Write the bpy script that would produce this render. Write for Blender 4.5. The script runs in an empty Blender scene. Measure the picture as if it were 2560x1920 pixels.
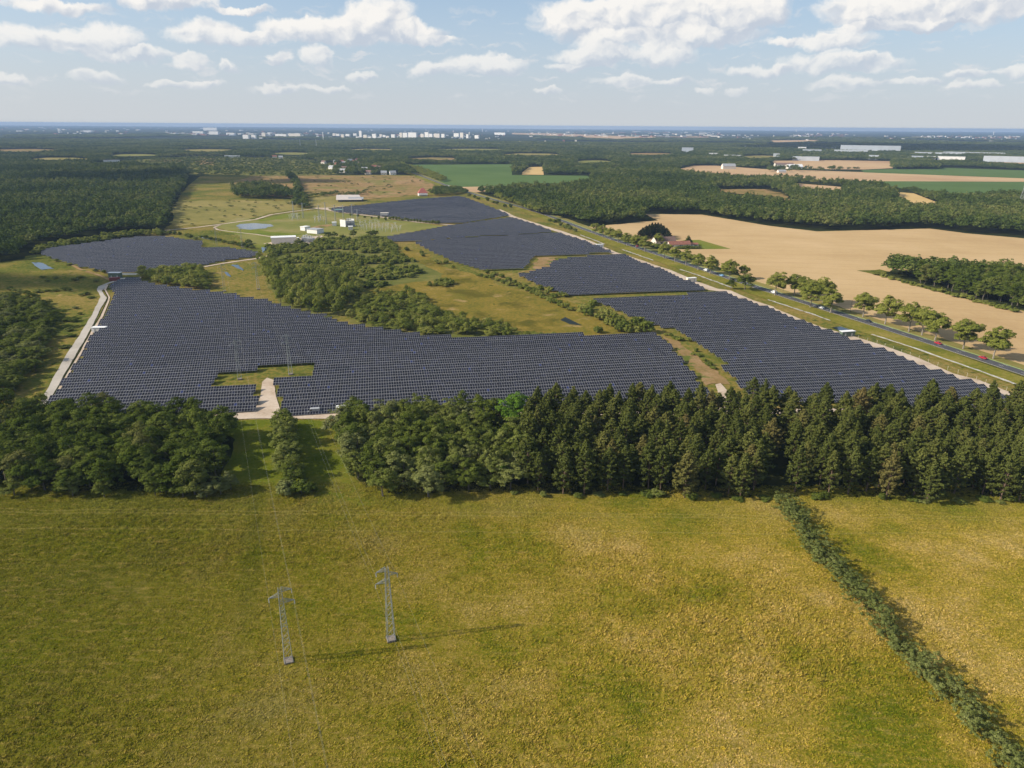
import bpy, bmesh, math, random
import numpy as np
from mathutils import Vector, Matrix

# ------------------------------------------------------------------ camera
SC = bpy.context.scene
COL = SC.collection
FPX, CAMH = 1775.0, 120.0                      # focal length in photo pixels (2560 wide), drone height in metres
PITCH, ROLL = math.radians(20.0), math.radians(0.39)
cam_data = bpy.data.cameras.new('camera')
cam_data.sensor_fit = 'HORIZONTAL'
cam_data.sensor_width = 36.0
cam_data.lens = 36.0 * FPX / 2560.0
cam_data.clip_start, cam_data.clip_end = 1.0, 120000.0
cam = bpy.data.objects.new('camera', cam_data)
COL.objects.link(cam)
cam.matrix_world = (Matrix.Translation((0, 0, CAMH)) @ Matrix.Rotation(math.pi / 2 - PITCH, 4, 'X')
                    @ Matrix.Rotation(ROLL, 4, 'Z'))
SC.camera = cam

# ------------------------------------------------------------------ world, sun, exposure
SUN_EL, SUN_AZ = math.radians(32.0), math.radians(190.0)   # azimuth of the sun measured ccw from +X
SUN_DIR = Vector((math.cos(SUN_AZ) * math.cos(SUN_EL), math.sin(SUN_AZ) * math.cos(SUN_EL), math.sin(SUN_EL)))
sun_data = bpy.data.lights.new('sun', 'SUN')
sun_data.energy, sun_data.angle, sun_data.color = 5.0, math.radians(0.5), (1.0, 0.90, 0.76)
sun = bpy.data.objects.new('sun', sun_data)
COL.objects.link(sun)
sun.rotation_euler = (-SUN_DIR).to_track_quat('-Z', 'Y').to_euler()
sun.location = (0, 0, 300)
SC.view_settings.view_transform = 'Standard'
SC.view_settings.look = 'None'
SC.view_settings.gamma = 1.0
SC.view_settings.use_curve_mapping = False
SC.view_settings.exposure = 0.36
SC.cycles.use_denoising = True
SC.cycles.max_bounces = 6
SC.cycles.diffuse_bounces = 3
SC.cycles.glossy_bounces = 3
SC.cycles.transmission_bounces = 4
SC.cycles.transparent_max_bounces = 16
SC.cycles.volume_bounces = 1
SC.cycles.sample_clamp_indirect = 6.0

def ray(px, py):
    u, v = (px - 1280) / FPX, (960 - py) / FPX
    c, s = math.cos(ROLL), math.sin(ROLL)
    x, y = u * c - v * s, u * s + v * c
    return Vector((x, math.cos(PITCH) + y * math.sin(PITCH), -math.sin(PITCH) + y * math.cos(PITCH)))

def at(px, py, z=0.0):
    """the place in the landscape, at height z, that a point of the photograph (2560 x 1920) shows"""
    d = ray(px, py)
    t = (z - CAMH) / d.z
    return Vector((d.x * t, d.y * t, z))

def depth_at(p):
    return p.y * math.cos(PITCH) - (p.z - CAMH) * math.sin(PITCH)

def project(p):
    z = p[2] - CAMH
    c, s = math.cos(PITCH), math.sin(PITCH)
    zz = p[1] * c - z * s
    yy = p[1] * s + z * c
    u, v = p[0] / zz, yy / zz
    c, s = math.cos(ROLL), math.sin(ROLL)
    return 1280 + (u * c + v * s) * FPX, 960 - (-u * s + v * c) * FPX

# ---- node helpers
class NT:
    def __init__(self, tree):
        self.t = tree
        self.n = tree.nodes
        for x in list(self.n):
            self.n.remove(x)
    def new(self, typ, **kw):
        nd = self.n.new(typ)
        for k, v in kw.items():
            setattr(nd, k, v)
        return nd
    def set(self, sock, v):
        if hasattr(v, 'is_linked') or hasattr(v, 'links'):
            self.t.links.new(v, sock)
        elif v is not None:
            sock.default_value = v
    def math(self, op, a, b=None, c=None, clamp=False):
        nd = self.new('ShaderNodeMath', operation=op, use_clamp=clamp)
        self.set(nd.inputs[0], a)
        if b is not None: self.set(nd.inputs[1], b)
        if c is not None: self.set(nd.inputs[2], c)
        return nd.outputs[0]
    def vec(self, op, a, b=None, scale=None):
        nd = self.new('ShaderNodeVectorMath', operation=op)
        self.set(nd.inputs[0], a)
        if b is not None: self.set(nd.inputs[1], b)
        if scale is not None: self.set(nd.inputs['Scale'], scale)
        return nd.outputs['Value'] if op in ('DOT_PRODUCT', 'LENGTH') else nd.outputs['Vector']
    def noise(self, v, scale, detail=4.0, rough=0.55, out='Fac', dist=0.0, dims='3D'):
        nd = self.new('ShaderNodeTexNoise', noise_dimensions=dims)
        self.set(nd.inputs['Vector'], v)
        nd.inputs['Scale'].default_value = scale
        nd.inputs['Detail'].default_value = detail
        nd.inputs['Roughness'].default_value = rough
        nd.inputs['Distortion'].default_value = dist
        return nd.outputs[out]
    def mapr(self, v, a, b, c=0.0, d=1.0, smooth=False):
        nd = self.new('ShaderNodeMapRange', clamp=True)
        nd.interpolation_type = 'SMOOTHSTEP' if smooth else 'LINEAR'
        self.set(nd.inputs['Value'], v)
        for k, x in zip(('From Min', 'From Max', 'To Min', 'To Max'), (a, b, c, d)):
            self.set(nd.inputs[k], x)
        return nd.outputs['Result']
    def mix(self, f, a, b, typ='MIX'):
        nd = self.new('ShaderNodeMix', data_type='RGBA', blend_type=typ)
        self.set(nd.inputs['Factor'], f)
        self.set(nd.inputs['A'] if False else nd.inputs[6], rgba(a))
        self.set(nd.inputs[7], rgba(b))
        return nd.outputs[2]
    def ramp(self, f, stops):
        nd = self.new('ShaderNodeValToRGB')
        e = nd.color_ramp.elements
        while len(e) < len(stops): e.new(0.5)
        for el, (p, c) in zip(e, stops):
            el.position = p
            el.color = rgba(c)
        self.set(nd.inputs['Fac'], f)
        return nd.outputs['Color']
    def pos(self):
        return self.new('ShaderNodeNewGeometry').outputs['Position']

def rgba(c):
    if isinstance(c, (tuple, list)) and len(c) == 3:
        return (c[0], c[1], c[2], 1.0)
    return c

# ---- sky: Nishita daylight with fair-weather cumulus laid out in directions
world = bpy.data.worlds.new('World')
SC.world = world
world.use_nodes = True
w = NT(world.node_tree)
sky = w.new('ShaderNodeTexSky', sky_type='NISHITA')
sky.sun_disc = False
sky.sun_elevation = SUN_EL
sky.sun_rotation = math.atan2(SUN_DIR.x, SUN_DIR.y)
sky.altitude = 100.0
sky.air_density, sky.dust_density, sky.ozone_density = 1.0, 2.2, 2.0
tc = w.new('ShaderNodeTexCoord').outputs['Generated']
sep = w.new('ShaderNodeSeparateXYZ')
w.set(sep.inputs[0], tc)
az = w.math('ARCTAN2', sep.outputs[0], sep.outputs[1])
el = w.math('ARCSINE', sep.outputs[2])
cmb = w.new('ShaderNodeCombineXYZ')
w.set(cmb.inputs[0], az); w.set(cmb.inputs[1], el)
P = cmb.outputs[0]
wn = w.noise(P, 24.0, 6.0, 0.58, 'Color')
warp = w.vec('SCALE', w.vec('SUBTRACT', wn, (0.5, 0.5, 0.5)), scale=0.050)
warp = w.vec('MULTIPLY', warp, (0.85, 0.70, 0.0))
PW = w.vec('ADD', P, warp)
# visible clouds: photo pixels of (centre x, base y, half width, height)
CLOUDS = [(945, 104, 120, 104), (870, 106, 150, 62), (760, 106, 150, 52), (1050, 104, 90, 40), (1085, 108, 70, 22),
          (520, 116, 130, 58), (620, 112, 90, 34), (110, 134, 150, 60), (270, 136, 110, 64), (330, 150, 150, 26),
          (480, 174, 42, 34), (573, 184, 40, 28), (703, 170, 36, 30), (793, 168, 58, 46), (900, 205, 48, 22),
          (1080, 194, 70, 34), (1190, 192, 100, 52), (1260, 190, 70, 40), (250, 208, 76, 30), (25, 218, 46, 24),
          (150, 32, 150, 30), (420, 22, 160, 40), (610, 34, 90, 14),
          (1450, 92, 150, 84), (1600, 96, 190, 120), (1780, 92, 150, 110), (1900, 66, 90, 76), (1700, 112, 260, 40),
          (1480, 166, 130, 42), (1500, 160, 90, 70), (1660, 160, 110, 50), (1420, 178, 80, 20),
          (2150, 62, 120, 80), (2330, 66, 200, 110), (2500, 60, 150, 90), (2250, 74, 200, 26),
          (2080, 126, 110, 46), (1960, 118, 60, 22), (2070, 182, 150, 46), (2170, 176, 120, 34), (1900, 190, 110, 26),
          (2420, 196, 74, 22), (2545, 194, 60, 26), (1560, 220, 90, 26), (1680, 216, 60, 18), (2110, 226, 110, 30),
          (1845, 232, 34, 16), (1760, 232, 30, 14), (700, 238, 90, 14), (500, 226, 80, 14), (420, 222, 60, 16), (820, 232, 70, 18),
          (1370, 240, 40, 12), (2290, 214, 90, 16), (2440, 224, 80, 14)]
D = S = None
LD = (-0.42, 0.9, 0.0)
for (cx, by, hw, ht) in CLOUDS:
    a, b = ray(cx, by), ray(cx, by - ht)
    ea = math.atan2(a.z, math.hypot(a.x, a.y)); eb = math.atan2(b.z, math.hypot(b.x, b.y))
    ca = math.atan2(a.x, a.y)
    hh = max(0.004, (eb - ea) * 0.5)
    wrad = hw / FPX * 1.0 * math.cos(ca) ** 1.0 * 0.92
    v = w.vec('MULTIPLY', w.vec('SUBTRACT', PW, (ca, ea + hh * 1.12, 0.0)), (1 / (wrad * 0.94), 1 / (hh * 1.45), 0.0))
    m = w.math('SUBTRACT', 1.0, w.vec('DOT_PRODUCT', v, v), clamp=True)
    s = w.math('MULTIPLY', m, w.vec('DOT_PRODUCT', v, LD))
    D = m if D is None else w.math('ADD', D, m)
    S = s if S is None else w.math('ADD', S, s)
PF = w.vec('MULTIPLY', PW, (1.0, 1.3, 1.0))
fine = w.noise(PF, 58.0, 6.0, 0.60)
bil = w.noise(PF, 40.0, 3.0, 0.5)
bil_off = w.noise(w.vec('ADD', PF, (-0.007, 0.011, 0.0)), 40.0, 3.0, 0.5)
# the rest of the sky carries the same kind of cloud
outer = w.math('MAXIMUM', w.mapr(w.math('ABSOLUTE', az), 0.66, 0.80), w.mapr(el, 0.165, 0.26))
gen = w.noise(w.vec('MULTIPLY', PW, (1.0, 2.0, 1.0)), 7.0, 6.0, 0.55)
genm = w.math('MULTIPLY', w.mapr(gen, 0.56, 0.68), outer)
D2 = w.math('ADD', D, genm)
dens = w.math('ADD', D2, w.math('MULTIPLY', w.math('SUBTRACT', fine, 0.5), 0.95))
alpha = w.math('MULTIPLY', w.mapr(dens, 0.03, 0.74, smooth=True), w.mapr(D2, 0.0, 0.18))
alpha = w.math('MULTIPLY', alpha, w.mapr(el, 0.030, 0.115, 0.42, 0.97))
lit = w.math('DIVIDE', S, w.math('ADD', D2, 0.12))
lit = w.math('ADD', lit, w.math('MULTIPLY', w.math('SUBTRACT', bil, bil_off), 1.7))
lit = w.mapr(lit, -0.66, 0.34, smooth=True)
ccol = w.mix(lit, (4.35, 4.8, 5.5), (7.45, 7.25, 6.95))
# thin veil of far small clouds above the horizon
veil = w.noise(w.vec('MULTIPLY', PW, (1.0, 4.5, 1.0)), 22.0, 5.0, 0.6)
va = w.math('MULTIPLY', w.mapr(veil, 0.53, 0.70, smooth=True), 0.60)
va = w.math('MULTIPLY', va, w.mapr(el, 0.018, 0.05))
va = w.math('MULTIPLY', va, w.mapr(el, 0.17, 0.09))
skycol = sky.outputs['Color']
pale = w.mapr(el, 0.0, 0.22, 1.0, 0.25)
skycol = w.mix(w.math('MULTIPLY', pale, 0.85), skycol, w.mix(w.mapr(el, 0.0, 0.15), (5.35, 5.65, 5.95), (4.35, 5.75, 7.55)))
skycol = w.mix(va, skycol, (5.9, 5.95, 6.1))
skycol = w.mix(alpha, skycol, ccol)
bg = w.new('ShaderNodeBackground')
w.set(bg.inputs['Color'], skycol)
bg.inputs['Strength'].default_value = 0.1
wo = w.new('ShaderNodeOutputWorld')
w.t.links.new(bg.outputs[0], wo.inputs['Surface'])

# ------------------------------------------------------------------ helpers
def tag(o, label=None, cat=None, group=None, kind=None):
    for k, v in (('label', label), ('category', cat), ('group', group), ('kind', kind)):
        if v: o[k] = v
    return o

def link(name, data, parent=None, loc=None, rz=None):
    o = bpy.data.objects.new(name, data)
    COL.objects.link(o)
    if parent is not None: o.parent = parent
    if loc is not None: o.location = loc
    if rz is not None: o.rotation_euler = (0, 0, rz)
    return o

def thing(name, label, cat, loc=(0, 0, 0), rz=0.0, group=None):
    return tag(link(name, None, loc=loc, rz=rz), label, cat, group)

def mesh_np(name, verts, faces, mats, fmat=None, tint=None, smooth=False):
    """faces: (n,4) or (n,3) int array"""
    verts = np.asarray(verts, np.float32); faces = np.asarray(faces, np.int32)
    me = bpy.data.meshes.new(name)
    n, k = faces.shape
    me.vertices.add(len(verts)); me.vertices.foreach_set('co', verts.ravel())
    me.loops.add(n * k); me.loops.foreach_set('vertex_index', faces.ravel())
    me.polygons.add(n)
    me.polygons.foreach_set('loop_start', np.arange(0, n * k, k, dtype=np.int32))
    me.polygons.foreach_set('loop_total', np.full(n, k, np.int32))
    for m in (mats if isinstance(mats, (list, tuple)) else [mats]):
        me.materials.append(m)
    if fmat is not None: me.polygons.foreach_set('material_index', np.asarray(fmat, np.int32))
    if tint is not None:
        a = me.attributes.new('tint', 'FLOAT', 'FACE'); a.data.foreach_set('value', np.asarray(tint, np.float32))
    me.polygons.foreach_set('use_smooth', np.full(n, bool(smooth)))
    me.update(calc_edges=True)
    return me

class MB:
    """collects boxes, bars and prisms and links them as one mesh object"""
    def __init__(self): self.v, self.f, self.m = [], [], []
    def poly(self, pts, m=0):
        i = len(self.v); self.v += [tuple(p) for p in pts]; self.f.append(tuple(range(i, i + len(pts)))); self.m.append(m)
    def box(self, c, s, rz=0.0, m=0):
        cx, cy, cz = c; sx, sy, sz = s[0] / 2, s[1] / 2, s[2] / 2
        co, si = math.cos(rz), math.sin(rz); i = len(self.v)
        for z in (-sz, sz):
            for x, y in ((-sx, -sy), (sx, -sy), (sx, sy), (-sx, sy)):
                self.v.append((cx + x * co - y * si, cy + x * si + y * co, cz + z))
        for f in ((0, 3, 2, 1), (4, 5, 6, 7), (0, 1, 5, 4), (1, 2, 6, 5), (2, 3, 7, 6), (3, 0, 4, 7)):
            self.f.append(tuple(i + a for a in f)); self.m.append(m)
        return self
    def bar(self, a, b, r, n=4, r2=None, m=0, caps=True):
        a, b = Vector(a), Vector(b); d = (b - a)
        if d.length < 1e-6: return self
        q = d.to_track_quat('Z', 'X'); i = len(self.v); r2 = r if r2 is None else r2
        for p, rr in ((a, r), (b, r2)):
            for k in range(n):
                t = 2 * math.pi * (k + 0.5) / n
                self.v.append(tuple(p + q @ Vector((rr * math.cos(t), rr * math.sin(t), 0))))
        for k in range(n):
            j = (k + 1) % n
            self.f.append((i + k, i + j, i + n + j, i + n + k)); self.m.append(m)
        if caps:
            self.f.append(tuple(i + k for k in reversed(range(n)))); self.m.append(m)
            self.f.append(tuple(i + n + k for k in range(n))); self.m.append(m)
        return self
    def mesh(self, name, mats):
        me = bpy.data.meshes.new(name)
        me.from_pydata(self.v, [], self.f)
        for x in (mats if isinstance(mats, (list, tuple)) else [mats]): me.materials.append(x)
        if any(self.m): me.polygons.foreach_set('material_index', self.m)
        me.update()
        return me
    def build(self, name, mats, parent=None, loc=None, rz=None):
        return link(name, self.mesh(name, mats), parent, loc, rz)

ONES = ['', 'first', 'second', 'third', 'fourth', 'fifth', 'sixth', 'seventh', 'eighth', 'ninth', 'tenth', 'eleventh', 'twelfth',
        'thirteenth', 'fourteenth', 'fifteenth', 'sixteenth', 'seventeenth', 'eighteenth', 'nineteenth']
TENS = ['', '', 'twenty', 'thirty', 'forty', 'fifty', 'sixty', 'seventy', 'eighty', 'ninety']
def ordinal(n):
    if n < 20: return ONES[n]
    if n % 10 == 0: return TENS[n // 10][:-1] + 'ieth'
    return TENS[n // 10] + '-' + ONES[n % 10]

def Z(o, pts):
    """points read off a 3.456x enlargement whose corner is o, in photo pixels"""
    return [(o[0] + x / 3.456, o[1] + y / 3.456) for x, y in pts]
class Tile(tuple):
    def __call__(self, pts): return Z(self, pts)
Z1, Z2, Z3, Z4 = Tile((0, 250)), Tile((640, 250)), Tile((1280, 250)), Tile((1920, 250))
Z5, Z6, Z7, Z8 = Tile((0, 600)), Tile((640, 600)), Tile((1280, 600)), Tile((1920, 600))
def W(pts, z=0.0):
    return [at(x, y, z) for x, y in pts]

def in_poly(xy, poly):
    x, y = xy[:, 0], xy[:, 1]
    ins = np.zeros(len(xy), bool)
    n = len(poly)
    for i in range(n):
        x1, y1 = poly[i][0], poly[i][1]; x2, y2 = poly[(i + 1) % n][0], poly[(i + 1) % n][1]
        if y1 == y2: continue
        c = ((y1 > y) != (y2 > y)) & (x < (x2 - x1) * (y - y1) / (y2 - y1) + x1)
        ins ^= c
    return ins

rng = np.random.default_rng(7)
random.seed(7)
def lattice_noise(x, y, seed):
    xi, yi = np.floor(x).astype(np.int64), np.floor(y).astype(np.int64)
    fx, fy = x - xi, y - yi
    fx = fx * fx * (3 - 2 * fx); fy = fy * fy * (3 - 2 * fy)
    def h(a, b):
        n = (a * 374761393 + b * 668265263 + seed * 974711) & 0x7fffffff
        n = ((n ^ (n >> 13)) * 1274126177) & 0x7fffffff
        return ((n ^ (n >> 16)) & 0xffff) / 65535.0
    return (h(xi, yi) * (1 - fx) + h(xi + 1, yi) * fx) * (1 - fy) + (h(xi, yi + 1) * (1 - fx) + h(xi + 1, yi + 1) * fx) * fy
def fbm(x, y, seed=0, octs=4, gain=0.5):
    s, a, t = 0, 1.0, 0
    for k in range(octs):
        s = s + a * lattice_noise(x, y, seed + k * 17); t += a; a *= gain; x = x * 2.03 + 5.1; y = y * 2.03 + 9.7
    return s / t

# ------------------------------------------------------------------ materials
def principled(name, color, rough=0.8, metal=0.0, spec=0.5, var=0.0, vscale=1.0, bump=0.0):
    m = bpy.data.materials.new(name); m.use_nodes = True
    t = NT(m.node_tree)
    b = t.new('ShaderNodeBsdfPrincipled'); o = t.new('ShaderNodeOutputMaterial')
    t.t.links.new(b.outputs[0], o.inputs['Surface'])
    b.inputs['Roughness'].default_value = rough; b.inputs['Metallic'].default_value = metal
    b.inputs['Specular IOR Level'].default_value = spec
    c = rgba(color)
    if var:
        n = t.noise(t.pos(), vscale, 5.0, 0.6)
        c = t.mix(t.mapr(n, 0.3, 0.7), tuple(x * (1 - var) for x in color[:3]), tuple(min(1, x * (1 + var)) for x in color[:3]))
    t.set(b.inputs['Base Color'], c)
    return m

def ground_mat(name, stops, scale=0.02, detail=8.0, rough=0.62, fine=0.35, fscale=0.9, bump=0.0, bscale=1.2, patch=None, stretch=None, extra=None, spread=1.0, trans=0.0):
    """large noise picks the hue, fine noise breaks it up; patch=(colour, scale, low, high) adds spots of another growth"""
    m = bpy.data.materials.new(name); m.use_nodes = True
    t = NT(m.node_tree)
    p = t.pos()
    q = p if stretch is None else t.vec('MULTIPLY', p, stretch)
    n = t.noise(q, scale, detail, rough)
    f = t.noise(p, fscale, 5.0, 0.65)
    n2 = t.math('ADD', n, t.math('MULTIPLY', t.math('SUBTRACT', f, 0.5), fine))
    c = t.ramp(t.mapr(n2, 0.5 - 0.22 / spread, 0.5 + 0.22 / spread), stops)
    if patch:
        for (pc, ps, lo, hi) in patch:
            pn = t.noise(p, ps, 6.0, 0.6, dist=0.4)
            c = t.mix(t.mapr(pn, lo, hi), c, pc)
    if extra: c = extra(t, p, c)
    b = t.new('ShaderNodeBsdfPrincipled'); o = t.new('ShaderNodeOutputMaterial')
    t.set(b.inputs['Base Color'], c)
    b.inputs['Roughness'].default_value = 0.95; b.inputs['Specular IOR Level'].default_value = 0.0
    if bump:
        bp = t.new('ShaderNodeBump'); bp.inputs['Strength'].default_value = bump; bp.inputs['Distance'].default_value = 0.5
        t.set(bp.inputs['Height'], t.noise(p, bscale, 5.0, 0.65))
        t.t.links.new(bp.outputs[0], b.inputs['Normal'])
    if trans:
        tl = t.new('ShaderNodeBsdfTranslucent'); t.set(tl.inputs['Color'], c)
        ms = t.new('ShaderNodeMixShader'); ms.inputs[0].default_value = trans
        t.t.links.new(b.outputs[0], ms.inputs[1]); t.t.links.new(tl.outputs[0], ms.inputs[2]); t.t.links.new(ms.outputs[0], o.inputs['Surface'])
    else:
        t.t.links.new(b.outputs[0], o.inputs['Surface'])
    return m

def leaf_mat(name, c_lo, c_mid, c_hi, trans=0.22, spread=1.0, obj_amt=0.6, brown=None, patches=0.0):
    m = bpy.data.materials.new(name); m.use_nodes = True
    t = NT(m.node_tree)
    at_ = t.new('ShaderNodeAttribute', attribute_name='tint').outputs['Fac']
    oi = t.new('ShaderNodeObjectInfo').outputs['Random']
    f = t.math('ADD', t.math('MULTIPLY', at_, 1.0 - obj_amt), t.math('MULTIPLY', oi, obj_amt))
    if patches:
        loc = t.new('ShaderNodeObjectInfo').outputs['Location']
        pn = t.mapr(t.noise(loc, 0.0045, 5.0, 0.65), 0.32, 0.68, -patches, patches)
        f = t.math('ADD', f, pn, clamp=True)
    c = t.ramp(f, [(0.0, c_lo), (0.5, c_mid), (1.0, c_hi)])
    if brown:
        c = t.mix(t.mapr(oi, 0.90, 1.0, 0.0, 0.65), c, brown)
    d = t.new('ShaderNodeBsdfDiffuse'); t.set(d.inputs['Color'], c)
    tr = t.new('ShaderNodeBsdfTranslucent'); t.set(tr.inputs['Color'], t.mix(0.2, c, (0.12, 0.17, 0.02)))
    ms = t.new('ShaderNodeMixShader'); ms.inputs[0].default_value = trans
    t.t.links.new(d.outputs[0], ms.inputs[1]); t.t.links.new(tr.outputs[0], ms.inputs[2])
    o = t.new('ShaderNodeOutputMaterial'); t.t.links.new(ms.outputs[0], o.inputs['Surface'])
    return m
# ------------------------------------------------------------------ ground materials
GREEN, OCHRE, TAN, DARKG = (0.085, 0.105, 0.018), (0.185, 0.145, 0.030), (0.27, 0.195, 0.07), (0.040, 0.055, 0.012)
def meadow_extra(t, p, c):
    s = t.new('ShaderNodeSeparateXYZ'); t.set(s.inputs[0], p)
    # greener to the left, with the dimmer light there painted into the colour; more seeded and ochre to the right; a damp green belt along the wood
    gx = t.math('ADD', t.mapr(s.outputs[0], -115, 30, 0.78, 0.0), t.math('MULTIPLY', t.math('SUBTRACT', t.noise(p, 0.03, 4.0, 0.6), 0.5), 1.3), clamp=True)
    c = t.mix(gx, c, t.mix(t.mapr(t.noise(p, 0.45, 6.0, 0.7), 0.3, 0.7), (0.040, 0.060, 0.003), (0.092, 0.090, 0.008)))
    st = t.noise(t.vec('MULTIPLY', p, (0.35, 1.3, 1.0)), 0.55, 5.0, 0.7)
    c = t.mix(t.math('MULTIPLY', t.mapr(st, 0.52, 0.72), 0.55), c, (0.30, 0.215, 0.07))
    c = t.mix(t.math('MULTIPLY', t.mapr(st, 0.46, 0.30), 0.40), c, (0.07, 0.072, 0.005))
    gy = t.math('MULTIPLY', t.mapr(s.outputs[1], 185, 218), 0.62)
    gy = t.math('MULTIPLY', gy, t.mapr(t.noise(p, 0.045, 4.0, 0.6), 0.33, 0.62))
    c = t.mix(gy, c, (0.13, 0.135, 0.022))
    # greener strip mown under the left power line, and faint wheel tracks along the wood
    wx = t.math('ADD', s.outputs[0], t.math('MULTIPLY', t.noise(p, 0.05, 3.0, 0.5), 6.0))
    band = t.math('ABSOLUTE', t.math('ADD', t.math('ADD', wx, 18.7), t.math('MULTIPLY', s.outputs[1], 0.307)))
    bf = t.math('MULTIPLY', t.mapr(band, 4.5, 1.5, smooth=True), t.mapr(s.outputs[1], 125, 165))
    c = t.mix(t.math('MULTIPLY', bf, 0.30), c, (0.050, 0.066, 0.004))
    for yy in (206.0, 207.9, 196.5):
        wy = t.math('ADD', s.outputs[1], t.math('MULTIPLY', t.noise(p, 0.02, 2.0, 0.5), 5.0))
        tf = t.mapr(t.math('ABSOLUTE', t.math('SUBTRACT', wy, yy)), 0.55, 0.2)
        c = t.mix(t.math('MULTIPLY', tf, 0.35), c, (0.24, 0.20, 0.06))
    fl = t.math('MULTIPLY', t.mapr(t.noise(p, 0.9, 3.0, 0.6), 0.60, 0.72), t.mapr(t.noise(p, 0.028, 3.0, 0.6), 0.55, 0.66))
    return t.mix(t.math('MULTIPLY', fl, 0.6), c, (0.42, 0.29, 0.02))
def blade_extra(t, p, c):
    c = t.vec('SCALE', meadow_extra(t, p, c), scale=2.1)
    f = t.new('ShaderNodeAttribute', attribute_name='tint').outputs['Fac']
    return t.mix(1.0, c, t.ramp(f, [(0.0, (0.70, 0.74, 0.60)), (0.5, (1.0, 1.0, 1.0)), (1.0, (1.34, 1.28, 1.32))]), 'MULTIPLY')
M_MEADOW = ground_mat('meadow_grass', [(0.0, (0.088, 0.106, 0.006)), (0.25, (0.158, 0.144, 0.012)), (0.50, (0.228, 0.177, 0.023)), (0.76, (0.310, 0.224, 0.052)), (1.0, (0.40, 0.29, 0.105))],
                      scale=0.030, detail=7.0, rough=0.64, fine=0.70, fscale=1.5, bump=0.7, bscale=3.2, extra=meadow_extra, spread=1.15)
M_BLADES = ground_mat('meadow_blades', [(0.0, (0.080, 0.098, 0.005)), (0.25, (0.138, 0.127, 0.010)), (0.50, (0.202, 0.158, 0.021)), (0.76, (0.280, 0.206, 0.050)), (1.0, (0.37, 0.275, 0.11))],
                      scale=0.030, detail=7.0, rough=0.64, fine=0.70, fscale=1.5, extra=lambda t, p, c: blade_extra(t, p, c), spread=1.15, trans=0.4)
M_GRASS = ground_mat('rough_grass', [(0.0, (0.060, 0.080, 0.014)), (0.35, (0.115, 0.125, 0.024)), (0.62, (0.19, 0.150, 0.036)), (1.0, (0.27, 0.19, 0.07))],
                     scale=0.013, detail=9.0, rough=0.68, fine=0.85, fscale=0.40, bump=0.6, bscale=0.9, patch=[((0.050, 0.066, 0.012), 0.11, 0.58, 0.68), ((0.29, 0.21, 0.085), 0.07, 0.62, 0.74)])
M_HEATH = ground_mat('dry_heath', [(0.0, (0.10, 0.10, 0.028)), (0.3, (0.20, 0.15, 0.05)), (0.6, (0.29, 0.18, 0.085)), (1.0, (0.34, 0.24, 0.12))],
                     scale=0.006, detail=9.0, rough=0.68, fine=0.8, fscale=0.12, patch=[((0.05, 0.065, 0.02), 0.045, 0.57, 0.66), ((0.17, 0.155, 0.045), 0.012, 0.50, 0.62)])
M_PALEGRASS = ground_mat('pale_grass', [(0.0, (0.13, 0.13, 0.035)), (0.5, (0.22, 0.19, 0.06)), (1.0, (0.30, 0.23, 0.09))],
                         scale=0.010, detail=8.0, rough=0.66, fine=0.4, fscale=0.12, patch=[((0.06, 0.075, 0.02), 0.05, 0.62, 0.70)])
M_SCRUBG = ground_mat('scrubby_ground', [(0.0, (0.075, 0.09, 0.020)), (0.5, (0.125, 0.130, 0.034)), (1.0, (0.21, 0.175, 0.055))],
                      scale=0.012, detail=8.0, rough=0.68, fine=0.5, fscale=0.1)
M_LUSH = ground_mat('lush_grass', [(0.0, (0.085, 0.125, 0.018)), (0.5, (0.14, 0.165, 0.026)), (1.0, (0.20, 0.18, 0.045))],
                    scale=0.02, detail=7.0, fine=0.4, fscale=0.2)
M_VERGE = ground_mat('verge_grass', [(0.0, (0.10, 0.115, 0.016)), (0.5, (0.17, 0.160, 0.026)), (1.0, (0.26, 0.205, 0.060))], scale=0.03, detail=7.0, fine=0.8, fscale=0.4, bump=0.6, bscale=0.9)
M_RIDE = ground_mat('green_ride_grass', [(0.0, (0.062, 0.085, 0.006)), (0.5, (0.105, 0.125, 0.012)), (1.0, (0.17, 0.15, 0.026))], scale=0.05, detail=7.0, fine=0.6, fscale=0.6, bump=0.5, bscale=1.5)
M_SUBGRASS = ground_mat('mown_grass', [(0.0, (0.12, 0.14, 0.035)), (0.5, (0.18, 0.18, 0.05)), (1.0, (0.27, 0.22, 0.10))],
                        scale=0.018, detail=7.0, fine=0.3, fscale=0.2)
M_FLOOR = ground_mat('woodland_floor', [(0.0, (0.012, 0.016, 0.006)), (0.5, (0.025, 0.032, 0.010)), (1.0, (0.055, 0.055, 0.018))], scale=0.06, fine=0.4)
def far_extra(t, p, c):
    s = t.vec('LENGTH', p)
    farf = t.mapr(s, 5000, 11000)
    n = t.noise(t.vec('MULTIPLY', p, (0.6, 1.0, 1.0)), 0.00055, 7.0, 0.62)
    c2 = t.ramp(n, [(0.36, (0.012, 0.020, 0.010)), (0.5, (0.022, 0.032, 0.014)), (0.60, (0.06, 0.065, 0.03)), (0.72, (0.16, 0.14, 0.08))])
    return t.mix(farf, c, c2)
M_GROUND = ground_mat('countryside', [(0.0, (0.016, 0.024, 0.008)), (0.5, (0.028, 0.038, 0.012)), (1.0, (0.045, 0.052, 0.018))], scale=0.01, fine=0.4, fscale=0.05, extra=far_extra)
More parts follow.
